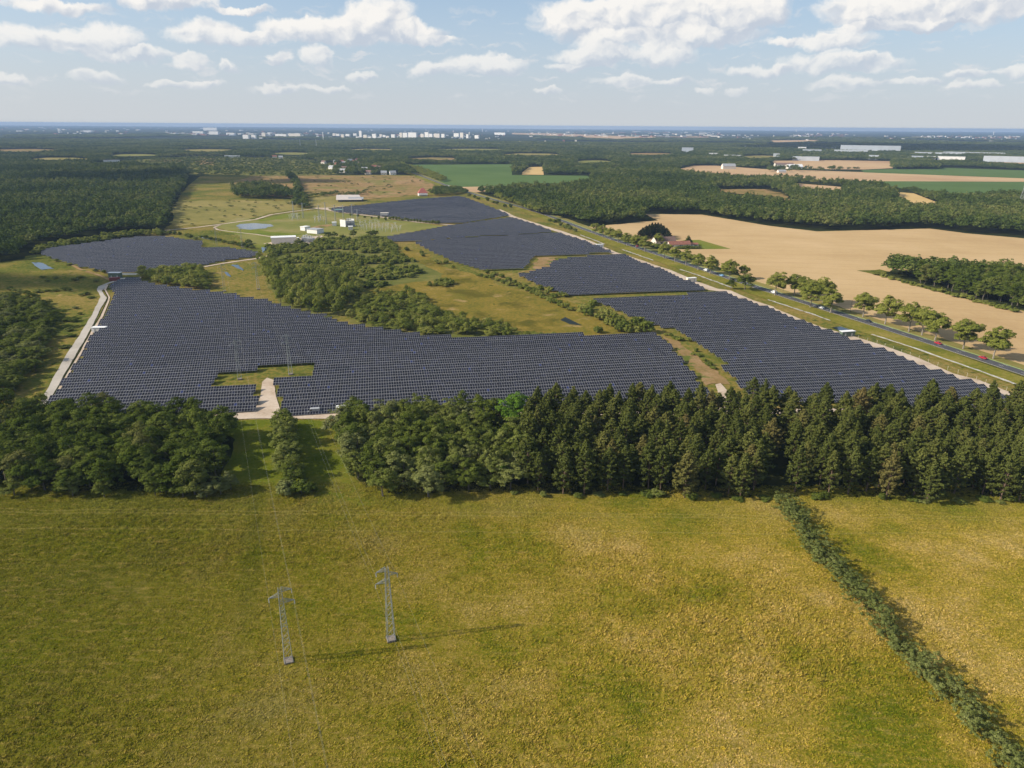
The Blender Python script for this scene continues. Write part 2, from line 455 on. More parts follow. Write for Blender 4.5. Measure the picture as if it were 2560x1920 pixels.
def wheat_extra(t, p, c):
    r_ = t.vec('ROTATE_Z' if False else 'ADD', p, (0, 0, 0))
    c = t.mix(t.mapr(t.noise(t.vec('MULTIPLY', p, (0.10, 1.0, 1.0)), 0.030, 5.0, 0.6), 0.56, 0.74, 0.0, 0.45), c, (0.33, 0.21, 0.10))
    # tramlines of the sprayer, along the field
    u = t.vec('DOT_PRODUCT', p, (0.17, 0.985, 0.0))
    wob = t.math('MULTIPLY', t.noise(p, 0.01, 2.0, 0.5), 6.0)
    f = t.math('ABSOLUTE', t.math('SUBTRACT', t.math('FRACT', t.math('DIVIDE', t.math('ADD', u, wob), 24.0)), 0.5))
    c = t.mix(t.mapr(f, 0.05, 0.0, 0.0, 0.35), c, (0.30, 0.19, 0.09))
    return t.mix(t.mapr(t.noise(p, 0.35, 4.0, 0.65), 0.60, 0.72, 0.0, 0.30), c, (0.34, 0.22, 0.10))
M_WHEAT = ground_mat('ripe_wheat', [(0.0, (0.385, 0.262, 0.128)), (0.5, (0.455, 0.322, 0.165)), (1.0, (0.51, 0.365, 0.20))],
                     scale=0.008, detail=7.0, fine=0.30, fscale=0.25, bump=0.15, bscale=1.5,
                     extra=wheat_extra)
M_WHEATFAR = ground_mat('distant_wheat', [(0.0, (0.36, 0.23, 0.13)), (0.5, (0.44, 0.30, 0.17)), (1.0, (0.50, 0.36, 0.20))], scale=0.003, fine=0.2, fscale=0.02)
M_YELLOW = ground_mat('yellow_stubble', [(0.0, (0.46, 0.32, 0.13)), (1.0, (0.54, 0.38, 0.17))], scale=0.01)
M_CROP = ground_mat('green_crop', [(0.0, (0.072, 0.118, 0.036)), (0.5, (0.088, 0.138, 0.043)), (1.0, (0.105, 0.155, 0.052))], scale=0.004, fine=0.25, fscale=0.02)
M_SAND = ground_mat('pale_sand_track', [(0.0, (0.34, 0.26, 0.18)), (0.45, (0.46, 0.37, 0.28)), (1.0, (0.54, 0.46, 0.37))], scale=0.08, fine=0.5, fscale=0.7)
M_GRAVEL = ground_mat('grey_gravel', [(0.0, (0.32, 0.29, 0.24)), (0.5, (0.42, 0.385, 0.33)), (1.0, (0.48, 0.44, 0.38))], scale=0.06, fine=0.35, fscale=0.9)
M_CHALK = ground_mat('chalk_rubble', [(0.0, (0.16, 0.15, 0.09)), (0.5, (0.42, 0.40, 0.36)), (1.0, (0.60, 0.58, 0.53))], scale=0.25, fine=0.8, fscale=1.2)
M_BARE = ground_mat('bare_soil', [(0.0, (0.16, 0.115, 0.04)), (0.5, (0.25, 0.165, 0.075)), (1.0, (0.33, 0.22, 0.12))], scale=0.04, fine=0.6, fscale=0.5,
                    patch=[((0.10, 0.12, 0.025), 0.09, 0.52, 0.60)])
M_ASPHALT = principled('asphalt', (0.060, 0.060, 0.064), 0.85, var=0.18, vscale=0.35)
M_PAINT = principled('road_paint', (0.62, 0.62, 0.58), 0.8)
M_VERGEPAINT = principled('edge_grass', (0.24, 0.30, 0.10), 0.9, var=0.2, vscale=0.5)
M_WATER = principled('still_water', (0.02, 0.03, 0.04), 0.06, spec=0.6)

def dense(pts, step):
    out = []
    for a, b in zip(pts, pts[1:]):
        a, b = Vector(a), Vector(b); n = max(1, int((b - a).length / step))
        out += [a.lerp(b, k / n) for k in range(n)]
    return out + [Vector(pts[-1])]

def ragged(pts, amp, step=5.0):
    """a natural outline: the edge wanders about the read-off line"""
    d = dense([Vector((p[0], p[1], 0)) for p in list(pts) + [pts[0]]], step)[:-1]
    out = []
    for p in d:
        k = amp * min(3.0, max(1.0, math.hypot(p.x, p.y) / 500))
        nx = float(fbm(np.array([p.x * 0.09]), np.array([p.y * 0.09]), 71, 4)[0]) - 0.5
        ny = float(fbm(np.array([p.x * 0.09 + 40]), np.array([p.y * 0.09]), 72, 4)[0]) - 0.5
        out.append((p.x + nx * 4 * k, p.y + ny * 4 * k, 0))
    return out

def sheet(name, pts, z, mat, kind='structure', jag=0.0, step=5.0):
    if jag: pts = ragged(pts, jag, step)
    bm = bmesh.new()
    vs = [bm.verts.new((p[0], p[1], z)) for p in pts]
    f = bm.faces.new(vs)
    f.normal_update()
    if f.normal.z < 0: f.normal_flip()
    bmesh.ops.triangulate(bm, faces=bm.faces[:])
    me = bpy.data.meshes.new(name); bm.to_mesh(me); bm.free()
    me.materials.append(mat)
    return tag(link(name, me), kind=kind)

def strip(name, pts, width, z, mat, kind='structure', jag=0.0):
    """a ribbon of ground of the given width along a line of places"""
    L, R = [], []
    for i, p in enumerate(pts):
        a = pts[max(0, i - 1)]; b = pts[min(len(pts) - 1, i + 1)]
        d = Vector((b[0] - a[0], b[1] - a[1], 0)).normalized(); n = Vector((-d.y, d.x, 0))
        wd = width[i] if isinstance(width, (list, tuple)) else width
        L.append((p[0] + n.x * (wd / 2 + random.uniform(-jag, jag)), p[1] + n.y * (wd / 2 + random.uniform(-jag, jag)), z))
        R.append((p[0] - n.x * (wd / 2 + random.uniform(-jag, jag)), p[1] - n.y * (wd / 2 + random.uniform(-jag, jag)), z))
    m = MB()
    for i in range(len(pts) - 1):
        m.poly([R[i], R[i + 1], L[i + 1], L[i]])
    return tag(m.build(name, mat), kind=kind)

# ------------------------------------------------------------------ the ground
RIM = 30000.0
sheet('ground', [(-RIM, -3000), (RIM, -3000), (RIM, RIM), (-RIM, RIM)], -0.6, M_GROUND)
GRASS_W = [(-900, -600), (900, -600), (900, 500)] + [at(2560, 960), at(1900, 725), at(1500, 590), at(1220, 495), at(1120, 468), at(1075, 455),
           at(1030, 437), at(640, 437), at(500, 440), at(450, 480), at(430, 560), at(300, 600), at(0, 650)] + [(-900, 640)]
sheet('grassland', GRASS_W, -0.30, M_GRASS)
sheet('meadow', [(-420, -600), (420, -600), (420, 226), (-420, 222)], -0.20, M_MEADOW)

# near meadow surface with tussocks and lodged grass
TRACKS = [(52, 168, 0.35, -1), (20, 178, 0.2, -1), (75, 150, 1, -0.35), (30, 135, 1, 0.5), (60, 120, 0.8, 0.6), (-5, 160, 0.9, -0.5), (95, 165, -0.5, -1)]
def lodged(x, y):
    return np.clip((fbm(x * 0.016, y * 0.020, 8, 3) - 0.40) * 3.0 + 0.9 * np.exp(-((x - 40) / 45) ** 2 - ((y - 150) / 26) ** 2), 0, 1.1)
def relief(x, y):
    wx = x + 3.0 * (fbm(x * 0.10, y * 0.10, 3) - 0.5); wy = y + 3.0 * (fbm(x * 0.10 + 50, y * 0.10, 4) - 0.5)
    big = fbm(wx * 0.055, wy * 0.055, 11, 4)
    tus = fbm(wx * 0.85 + wy * 0.25, wy * 0.95 - wx * 0.2, 21, 3, 0.6)
    tus2 = fbm(wx * 1.35 + 9, wy * 1.35, 31, 2, 0.7)
    amp = 0.20 + 0.85 * lodged(x, y)
    h = np.clip(tus - 0.32, 0, 1) * 0.75 * amp + (tus2 - 0.5) * 0.40 * (0.55 + 0.6 * amp) + (big - 0.5) * 0.5
    for k, (x0, y0, dx, dy) in enumerate(TRACKS):           # animal tracks trodden into the tall grass
        L = math.hypot(dx, dy); u = ((x - x0) * dx + (y - y0) * dy) / L; q = ((x - x0) * dy - (y - y0) * dx) / L
        q = q + 3.5 * (fbm(u * 0.10, u * 0 + k * 3.1, 41, 3) - 0.5) * 2
        h = h - 0.28 * np.exp(-(q / 0.38) ** 2) * np.clip((34 - np.abs(u)) / 6, 0, 1)
    edge = np.clip((y - 88) / 4, 0, 1) * np.clip((224 - y) / 4, 0, 1)
    return h * edge - 0.14
def meadow_relief():
    ys = np.arange(88, 224, 0.40)
    cols = 880
    tt = np.linspace(-1, 1, cols)
    g = np.stack([np.stack([tt * (24 + 0.80 * (y + 12)), np.full(cols, y)], 1) for y in ys])
    x, y = g[..., 0], g[..., 1]
    v = np.stack([x, y, relief(x, y)], -1).reshape(-1, 3)
    i = np.arange(len(ys) - 1)[:, None] * cols + np.arange(cols - 1)[None, :]
    f = np.stack([i, i + 1, i + cols + 1, i + cols], -1).reshape(-1, 4)
    tag(link('meadow_surface', mesh_np('meadow_surface', v, f, M_MEADOW, smooth=True)), kind='structure')
meadow_relief()

def instancer(name, pts3, scl, rot, idx, coll):
    """one object whose points each carry a copy of a mesh of the collection, through geometry nodes"""
    n = len(pts3)
    me = bpy.data.meshes.new(name)
    me.vertices.add(n)
    me.vertices.foreach_set('co', np.asarray(pts3, np.float32).ravel())
    me.attributes.new('scl', 'FLOAT_VECTOR', 'POINT').data.foreach_set('vector', np.asarray(scl, np.float32).ravel())
    me.attributes.new('rot', 'FLOAT_VECTOR', 'POINT').data.foreach_set('vector', np.asarray(rot, np.float32).ravel())
    me.attributes.new('idx', 'INT', 'POINT').data.foreach_set('value', np.asarray(idx, np.int32))
    o = link(name, me)
    ng = bpy.data.node_groups.new(name, 'GeometryNodeTree')
    ng.interface.new_socket('Geometry', in_out='INPUT', socket_type='NodeSocketGeometry')
    ng.interface.new_socket('Geometry', in_out='OUTPUT', socket_type='NodeSocketGeometry')
    N = ng.nodes.new
    gi, go, ip, ci = N('NodeGroupInput'), N('NodeGroupOutput'), N('GeometryNodeInstanceOnPoints'), N('GeometryNodeCollectionInfo')
    ci.inputs['Collection'].default_value = coll
    ci.inputs['Separate Children'].default_value = True; ci.inputs['Reset Children'].default_value = True
    def attr(nm, typ):
        a = N('GeometryNodeInputNamedAttribute'); a.data_type = typ; a.inputs['Name'].default_value = nm
        return a.outputs['Attribute']
    er = N('FunctionNodeEulerToRotation')
    L = ng.links.new
    L(gi.outputs[0], ip.inputs['Points']); L(ci.outputs[0], ip.inputs['Instance'])
    ip.inputs['Pick Instance'].default_value = True
    L(attr('idx', 'INT'), ip.inputs['Instance Index'])
    L(attr('rot', 'FLOAT_VECTOR'), er.inputs[0]); L(er.outputs[0], ip.inputs['Rotation'])
    L(attr('scl', 'FLOAT_VECTOR'), ip.inputs['Scale'])
    L(ip.outputs[0], go.inputs[0])
    md = o.modifiers.new('copies', 'NODES'); md.node_group = ng
    return o

def meadow_grass():
    r = np.random.default_rng(19)
    coll = bpy.data.collections.new('tufts')
    for k in range(4):
        n = 64
        b = np.stack([r.uniform(-0.95, 0.95, n), r.uniform(-0.95, 0.95, n), np.full(n, -0.06)], 1)
        a = r.uniform(0, 6.28, n); wd = r.uniform(0.05, 0.13, n); ht = r.uniform(0.20, 0.50, n)
        la = r.normal(0.6, 0.9, n); ln = r.uniform(0.1, 0.55, n)
        side = np.stack([np.cos(a), np.sin(a), np.zeros(n)], 1) * wd[:, None]
        up = np.stack([np.cos(la) * ln, np.sin(la) * ln, ht], 1)
        q = np.stack([b - side, b + side, b + side * 0.5 + up, b - side * 0.4 + up * 0.92], 1).reshape(-1, 3)
        me = mesh_np('tuft', q, np.arange(4 * n, dtype=np.int32).reshape(-1, 4), M_BLADES, tint=r.random(n))
        coll.objects.link(bpy.data.objects.new('tuft_kind', me))
    ys = np.arange(90, 226, 1.55); P_ = []
    for y in ys:
        half = 24 + 0.80 * (y + 12)
        xs = np.arange(-half, half, 1.55); P_.append(np.stack([xs, np.full(len(xs), y)], 1))
    p = np.concatenate(P_); p += r.uniform(-0.75, 0.75, p.shape)
    lod = lodged(p[:, 0], p[:, 1])
    n = len(p)
    s = r.uniform(0.75, 1.25, n)
    scl = np.stack([s, s, s * (0.42 + 0.62 * np.clip(lod, 0, 1)) * r.uniform(0.7, 1.3, n)], 1)
    rot = np.zeros((n, 3)); rot[:, 2] = r.normal(0, 0.8, n)
    pts3 = np.concatenate([p, relief(p[:, 0], p[:, 1])[:, None]], 1)
    o = instancer('meadow_grass', pts3, scl, rot, r.integers(0, 4, n), coll)
    tag(o, 'tall unmown ochre and green meadow grass in the foreground', 'grass', kind='stuff')
    print('tufts', n)
meadow_grass()

sheet('grass_ride', W([(540, 1262), (930, 1262), (880, 1180), (852, 1110), (838, 1060), (800, 1049), (500, 1050), (530, 1150)]), -0.12, M_RIDE, jag=0.8, step=3)
# fields and other ground cover ----------------------------------------------------
WHEAT = Z3([(560, 1100), (830, 1080), (1260, 1040), (1150, 985), (1640, 990)]) + Z4([(0, 1085), (430, 1135), (1400, 1110), (1700, 1150), (2212, 1195), (2500, 1225), (2500, 2500)]) + [(2560, 915)] + \
        Z8([(1945, 1000), (1685, 925), (1440, 840), (1215, 770), (1010, 705), (820, 648), (620, 575), (300, 500), (0, 400)]) + Z3([(1900, 1480), (1700, 1410), (1400, 1300), (1180, 1225), (900, 1150)])
sheet('wheat_field', W(WHEAT), -0.05, M_WHEAT, jag=0.4, step=6)
LAWN = Z3([(1480, 1212), (1620, 1208), (1890, 1286), (1450, 1290), (1370, 1250)])
sheet('farm_lawn', W(LAWN), 0.02, M_LUSH)
sheet('wood_margin', W(Z8([(780, 265), (990, 255), (1500, 380), (2560, 640), (2560, 680), (2212, 622), (1500, 455), (1200, 372), (940, 305)])), 0.02, M_GRASS, jag=1.5, step=5)
GREEN_A = Z2([(1200, 560), (2212, 555)]) + Z3([(0, 650), (650, 655), (690, 690), (380, 722), (0, 735)]) + Z2([(2212, 745), (1760, 752), (1640, 730), (1560, 690), (1480, 640), (1340, 600)])
sheet('green_field', W(GREEN_A), 0.3, M_CROP)
sheet('fallow_strip', W(Z2([(1760, 752), (2212, 742), (2212, 752), (1980, 790), (1900, 800), (1830, 790)])), 0.15, M_WHEATFAR)
sheet('stubble_field', W(Z3([(85, 645), (90, 625), (150, 580), (265, 578), (275, 648)])), 0.3, M_YELLOW)
TAN1 = Z3([(1420, 602), (1570, 568), (1760, 568)]) + Z4([(0, 600), (200, 603), (830, 625), (2300, 680), (2300, 708), (860, 703), (450, 690), (0, 660)]) + Z3([(1900, 650), (1600, 625)])
sheet('distant_field', W(TAN1), 0.4, M_WHEATFAR)
sheet('distant_field', W(Z4([(800, 606), (1100, 596), (1500, 588), (2300, 612), (2300, 682), (830, 627)])), 0.5, M_CROP)
sheet('distant_field', W(Z4([(850, 703), (2300, 708), (2300, 800), (2000, 795), (1650, 830), (1500, 800), (1150, 765)])), 0.5, M_CROP)
sheet('distant_field', W(Z4([(20, 525), (500, 520), (1060, 530), (1080, 590), (830, 602), (400, 598), (100, 570)])), 0.5, M_WHEATFAR)
sheet('distant_field', W(Z4([(1530, 525), (2300, 545), (2300, 578), (1850, 560)])), 0.5, M_WHEATFAR)
sheet('stubble_field', W(Z4([(1095, 795), (1260, 808), (1500, 902), (1410, 925), (1260, 910), (1165, 865)])), 0.4, M_YELLOW)
sheet('clearing', W(Z3([(1750, 770), (2212, 770), (2300, 800), (2450, 880), (2212, 835), (1790, 800)])), 0.3, M_HEATH, jag=6, step=20)
sheet('distant_field', W(Z4([(235, 720), (560, 745), (700, 760), (560, 790), (235, 760)])), 0.35, M_WHEATFAR)
sheet('distant_field', W(Z3([(2212, 322), (3100, 318), (3100, 330), (2212, 335)])), 0.6, M_WHEATFAR)
for pl in ([(0, 285), (420, 290), (1080, 318), (1600, 312), (1600, 320), (900, 335), (0, 296)], [(1240, 318), (1700, 316), (1700, 324), (1240, 326)]):
    sheet('distant_field', W(Z3(pl)), 0.6, M_WHEATFAR)
sheet('distant_field', W(Z4([(0, 350), (400, 345), (470, 355), (60, 366)])), 0.6, M_WHEATFAR)
sheet('distant_field', W(Z4([(1330, 375), (2212, 370), (2212, 390), (1500, 385)])), 0.6, M_WHEATFAR)
sheet('distant_field', W(Z4([(1240, 318), (1390, 316), (1390, 330), (1240, 330)])), 0.6, M_WHEATFAR)
HEATH1 = Z2([(-180, 690), (0, 660), (260, 655), (640, 650), (1380, 655), (1480, 700), (1600, 760), (1500, 800), (1390, 820), (900, 860), (700, 830), (480, 800), (380, 860), (-100, 800), (-220, 740)])
sheet('heath', W(HEATH1), -0.20, M_HEATH, jag=4, step=20)
sheet('heath_grass', W(Z1([(1480, 950), (1540, 870), (2212, 870), (2540, 870), (2600, 930), (2212, 1010), (1950, 1060), (1500, 1090)])), -0.18, M_PALEGRASS, jag=4, step=20)
sheet('heath_grass', W(Z2([(460, 850), (650, 815), (900, 850), (1000, 880), (640, 930), (480, 940)])), -0.18, M_PALEGRASS, jag=4, step=20)
SCRUB_FAR = Z1([(1050, 520), (1480, 500), (1720, 490), (1860, 490), (2212, 500), (2540, 490), (2900, 560), (2850, 650), (2212, 655), (1720, 655), (1600, 640), (1560, 590), (1080, 575)])
sheet('scrubland', W(SCRUB_FAR), -0.16, M_SCRUBG, jag=6, step=30)
sheet('heath', W(Z1([(1720, 500), (1850, 500), (1860, 560), (1720, 560)])), -0.14, M_HEATH, jag=4, step=20)
SUB = Z2([(-330, 1090), (-150, 1010), (0, 1035), (250, 985), (560, 950), (800, 985), (1380, 1060), (1630, 1090), (1480, 1115), (1110, 1185), (700, 1210), (300, 1290), (0, 1245), (-150, 1180)])
sheet('substation_grass', W(SUB), -0.12, M_SUBGRASS, jag=2, step=10)
sheet('lush_bank', W(Z2([(-300, 1120), (0, 1115), (200, 1145), (380, 1160), (330, 1180), (0, 1160), (-260, 1150)])), -0.08, M_LUSH, jag=2, step=6)
sheet('lush_bank', W(Z2([(-200, 1190), (0, 1245), (230, 1272), (100, 1290), (-100, 1250)])), -0.08, M_LUSH, jag=2, step=6)
sheet('lush_bank', W(Z2([(0, 1035), (250, 985), (420, 985), (300, 1010), (60, 1048)])), -0.08, M_LUSH, jag=2, step=6)
sheet('gravel_yard', W(Z2([(60, 1240), (150, 1225), (560, 1170), (600, 1195), (560, 1215), (440, 1262), (250, 1275)])), -0.05, M_SAND, jag=1, step=5)
sheet('gravel_yard', W(Z2([(480, 1100), (560, 1080), (700, 1070), (620, 1095), (500, 1115), (380, 1130)])), -0.05, M_BARE, jag=1, step=5)
CMEAD = Z6([(880, 430), (1180, 380), (1260, 60), (1380, 80), (1700, 260), (1920, 300), (2212, 430), (2800, 560), (3400, 820), (3300, 850), (2800, 845), (2212, 760), (1750, 660), (1500, 570)])
sheet('marsh_meadow', W(CMEAD), -0.15, ground_mat('marsh_grass', [(0.0, (0.10, 0.105, 0.018)), (0.4, (0.16, 0.130, 0.024)), (0.7, (0.205, 0.150, 0.030)), (1.0, (0.27, 0.195, 0.06))], scale=0.022, detail=8, rough=0.68, fine=0.8, fscale=0.45, bump=0.6, bscale=0.9, patch=[((0.095, 0.085, 0.016), 0.035, 0.52, 0.62), ((0.30, 0.21, 0.09), 0.06, 0.60, 0.72), ((0.06, 0.075, 0.014), 0.14, 0.62, 0.70)]), jag=5, step=6)
sheet('bare_ground', W(Z7([(1300, 830), (1420, 870), (1560, 980), (1750, 1120), (1860, 1240), (1700, 1260), (1580, 1120), (1400, 930)])), -0.10, M_BARE, jag=2.0, step=3)
sheet('bare_ground', W(Z7([(230, 1365), (390, 1355), (330, 1440), (170, 1470), (200, 1410)]) if False else Z3([(235, 1360), (395, 1355), (330, 1440), (60, 1500), (150, 1465), (190, 1400)])), -0.10, M_BARE, jag=2.0, step=3)
CLEARINGS = [(150, 397, 70, 3.5), (330, 388, 60, 3), (60, 376, 80, 3), (520, 376, 70, 2.6), (730, 384, 50, 2.6), (1090, 397, 60, 3.2), (1330, 386, 70, 3), (1480, 404, 46, 3.4), (1620, 385, 60, 2.4), (1900, 392, 50, 2.6), (1180, 374, 90, 2.0), (420, 402, 40, 2.5), (930, 374, 60, 2.0)]
CLEAR_POLYS = []
for k, (cx, cy, hw, hh) in enumerate(CLEARINGS):
    pl = W([(cx + hw * math.cos(a) * (1 + 0.25 * math.sin(3 * a + k)), cy + hh * math.sin(a) * (1 + 0.2 * math.cos(2 * a + k)) + (cx + hw * math.cos(a) - 1280) * 0.0 ) for a in [2 * math.pi * j / 18 for j in range(18)]])
    CLEAR_POLYS.append(pl)
    sheet('clearing', pl, 0.3, [M_PALEGRASS, M_SUBGRASS, M_HEATH][k % 3])
# tracks ---------------------------------------------------------------------------
sheet('sand_track', W([(500, 1047), (560, 1032), (632, 1026), (648, 1008), (652, 985), (655, 955), (668, 944), (684, 950), (690, 985), (700, 1026), (730, 1036), (835, 1031),
                       (1100, 1030), (1430, 1026), (1760, 1020), (1800, 1000), (1790, 962), (1802, 958), (1850, 1010), (1900, 1022), (2300, 1020), (2300, 1030), (1850, 1036), (1430, 1040), (830, 1046)]), -0.02, M_SAND, jag=0.4, step=2)
LROAD_L = Z5([(330, 1430), (355, 1380), (560, 1010), (700, 800), (790, 650), (862, 515), (862, 480), (838, 430), (848, 400), (915, 372), (985, 345)])
LROAD_R = Z5([(1010, 352), (932, 376), (902, 420), (882, 460), (892, 540), (912, 495), (930, 498), (855, 620), (775, 795), (690, 925), (560, 1130), (430, 1385), (405, 1430)])
LR = Z5([(340, 1420), (455, 1200), (560, 1010), (640, 890), (700, 800), (790, 650), (855, 525), (868, 490), (838, 430), (850, 400), (925, 370), (985, 350), (1010, 325), (1095, 325), (1215, 318), (1215, 330), (1095, 338), (1010, 355),
         (932, 378), (905, 415), (882, 440), (902, 475), (925, 500), (850, 630), (770, 800), (690, 930), (560, 1150), (415, 1420)])
sheet('gravel_road', W(LR), 0.0, M_GRAVEL, jag=0.25, step=2)
strip('drain_strip', dense(W(Z5([(440, 1400), (590, 1150), (700, 965), (770, 850), (800, 790), (880, 660), (935, 525), (940, 495), (905, 430), (930, 385)])), 12), 1.6, 0.02, M_SAND)
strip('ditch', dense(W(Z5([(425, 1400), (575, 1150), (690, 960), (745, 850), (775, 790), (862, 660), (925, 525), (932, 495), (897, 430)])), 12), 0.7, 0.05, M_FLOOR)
strip('sand_track', dense(W(Z1([(480, 1330), (560, 1390), (700, 1465), (880, 1520), (960, 1560)])), 20), 3.0, -0.02, M_BARE)
strip('sand_track', dense(W(Z1([(1380, 1130), (1700, 1100), (2000, 1060), (2212, 1030)]) + Z2([(130, 990), (300, 965), (480, 942), (620, 930), (760, 918)])), 30), 5.0, -0.02, M_SAND)
strip('sand_track', dense(W(Z2([(560, 935), (700, 965), (900, 990), (1110, 1015), (1400, 1055), (1760, 1085)])), 30), 6.0, -0.01, M_SAND)
strip('sand_track', dense(W(Z1([(1760, 1440), (1900, 1415), (2100, 1385), (2212, 1370)]) + Z2([(60, 1355), (200, 1330)])), 20), 4.0, -0.02, M_SAND)
strip('sand_track', dense(W(Z1([(1850, 1090), (1900, 1080)]) + Z1([(1850, 1100), (1880, 1120), (1980, 1135), (2212, 1160)]) + Z2([(120, 1180), (160, 1185)])), 20), 3.0, -0.04, M_SAND)
sheet('bare_pad', W(Z2([(480, 930), (620, 930), (640, 950), (560, 945)])), 0.0, M_SAND)
# strip of pale stone along the panels and the chalk-filled ditch beside the road
EDGE_R = Z3([(-120, 945), (0, 1005), (250, 1085), (430, 1140)]) + Z3([(640, 1215), (880, 1320), (1100, 1390), (1330, 1470), (1530, 1560), (1740, 1635)]) + Z7([(1850, 440), (2050, 525), (2212, 580)]) + \
         Z8([(0, 590), (430, 765), (620, 815), (940, 915), (1240, 1025), (1560, 1160), (1760, 1215), (1990, 1305), (2300, 1420)])
strip('sand_track', dense(W(EDGE_R), 15), 9.0, -0.03, M_SAND, jag=0.8)
for pl in (Z3([(590, 1165), (700, 1205), (800, 1245)]), Z3([(950, 1290), (1080, 1335), (1220, 1385)]), Z3([(1450, 1462), (1600, 1510), (1750, 1565), (1900, 1620)]),
           Z8([(0, 515), (200, 580), (400, 645), (540, 695)]), Z8([(890, 812), (1100, 880), (1300, 945), (1500, 1015), (1700, 1085), (1900, 1155), (2140, 1245)])):
    strip('chalk_ditch', dense(W(pl), 3), 1.7, 0.02, M_CHALK, jag=0.5)
# water ----------------------------------------------------------------------------
sheet('pond', W(Z1([(262, 1405), (300, 1402), (372, 1410), (480, 1458), (372, 1464), (300, 1432)])), 0.0, M_WATER, jag=0.8, step=2)
sheet('pond', W([(588, 565), (600, 560), (640, 558), (676, 560), (684, 565), (660, 571), (625, 574), (600, 572)]), 0.0, M_WATER, jag=0.8, step=2)
for pl in (Z6([(40, 60), (90, 70), (60, 110)]), Z1([(1595, 1545), (1650, 1540), (1645, 1590), (1610, 1600)]), Z1([(1720, 1180), (1780, 1178), (1870, 1205), (1800, 1205)]),
           Z1([(1930, 1480), (1960, 1490), (2000, 1530), (1960, 1520)]), Z1([(1990, 1420), (2060, 1425), (2110, 1475), (2040, 1450)]), Z7([(460, 665), (560, 715), (600, 735), (500, 725), (420, 690)]), Z8([(560, 760), (640, 748), (720, 775), (640, 790)])):
    sheet('pond', W(pl), -0.02, M_WATER, jag=0.8, step=2)
# road -----------------------------------------------------------------------------
ROADPX = [(2560, 933), (2431, 887), (2352, 863), (2160, 803), (1920, 728), (1818, 694), (1627, 629), (1526, 597), (1454, 571), (1375, 539), (1280, 511), (1215, 494), (1167, 480), (1114, 463), (1039, 434), (1000, 421)]
r0 = [at(x, y) for x, y in ROADPX]
# the road is straight in two stretches; smooth the read-off points
def smooth_line(pts, n=3):
    for _ in range(n):
        pts = [pts[0]] + [(pts[i - 1] + pts[i] * 2 + pts[i + 1]) / 4 for i in range(1, len(pts) - 1)] + [pts[-1]]
    return pts
r0 = [r0[0] + (r0[0] - r0[2]).normalized() * 420] + r0
ROAD = smooth_line(dense(r0, 25), 10)
road_o = strip('road', ROAD, 7.4, 0.06, M_ASPHALT)
def offset_line(pts, d):
    out = []
    for i, p in enumerate(pts):
        a = pts[max(0, i - 1)]; b = pts[min(len(pts) - 1, i + 1)]
        t = (b - a).normalized(); out.append(p + Vector((-t.y, t.x, 0)) * d)
    return out
strip('edge_line', offset_line(ROAD, 3.35), 0.25, 0.068, M_PAINT)
strip('road_verge', offset_line(ROAD, -4.6), 1.5, 0.05, M_VERGEPAINT, jag=0.2)
strip('road_verge', offset_line(ROAD, 4.4), 1.0, 0.05, M_PALEGRASS, jag=0.2)
strip('roadside_grass', offset_line(ROAD, 12.5), 16.0, 0.0, M_VERGE, jag=1.5)
strip('roadside_grass', offset_line(ROAD, -9.5), 8.5, 0.0, M_PALEGRASS, jag=1.0)
cum, last = 0.0, None
dash = MB(); dash.box((0, 0, 0), (0.16, 3.0, 0.006)); dash_me = dash.mesh('lane_dash', M_PAINT)
dash2 = MB(); dash2.box((0, 0, 0), (0.16, 3.0, 0.006)); 
s_next = 4.0
for a, b in zip(ROAD, ROAD[1:]):
    L = (b - a).length
    while cum + L > s_next:
        p = a.lerp(b, (s_next - cum) / L); d = (b - a)
        if s_next < 1150:
            link('lane_dash', dash_me, road_o, (p.x, p.y, 0.068), math.atan2(d.y, d.x) - math.pi / 2)
            t = d.normalized(); q = p + Vector((-t.y, t.x, 0)) * -3.3
            link('edge_dash', dash_me, road_o, (q.x, q.y, 0.068), math.atan2(d.y, d.x) - math.pi / 2)
        s_next += 13.0
    cum += L
# ------------------------------------------------------------------ solar farm
M_GLASS = bpy.data.materials.new('solar_glass'); M_GLASS.use_nodes = True
t = NT(M_GLASS.node_tree)
tint = t.new('ShaderNodeAttribute', attribute_name='tint').outputs['Fac']
b = t.new('ShaderNodeBsdfPrincipled'); o = t.new('ShaderNodeOutputMaterial')
t.set(b.inputs['Base Color'], t.ramp(tint, [(0.0, (0.008, 0.008, 0.012)), (0.6, (0.013, 0.013, 0.021)), (0.93, (0.016, 0.017, 0.034)), (1.0, (0.016, 0.026, 0.095))]))
b.inputs['Roughness'].default_value = 0.22; b.inputs['IOR'].default_value = 1.38; b.inputs['Specular IOR Level'].default_value = 0.40
t.t.links.new(b.outputs[0], o.inputs['Surface'])
M_RACK = principled('galvanised_rack', (0.27, 0.272, 0.275), 0.7)
M_POST = principled('galvanised_post', (0.40, 0.41, 0.42), 0.5, metal=0.5)

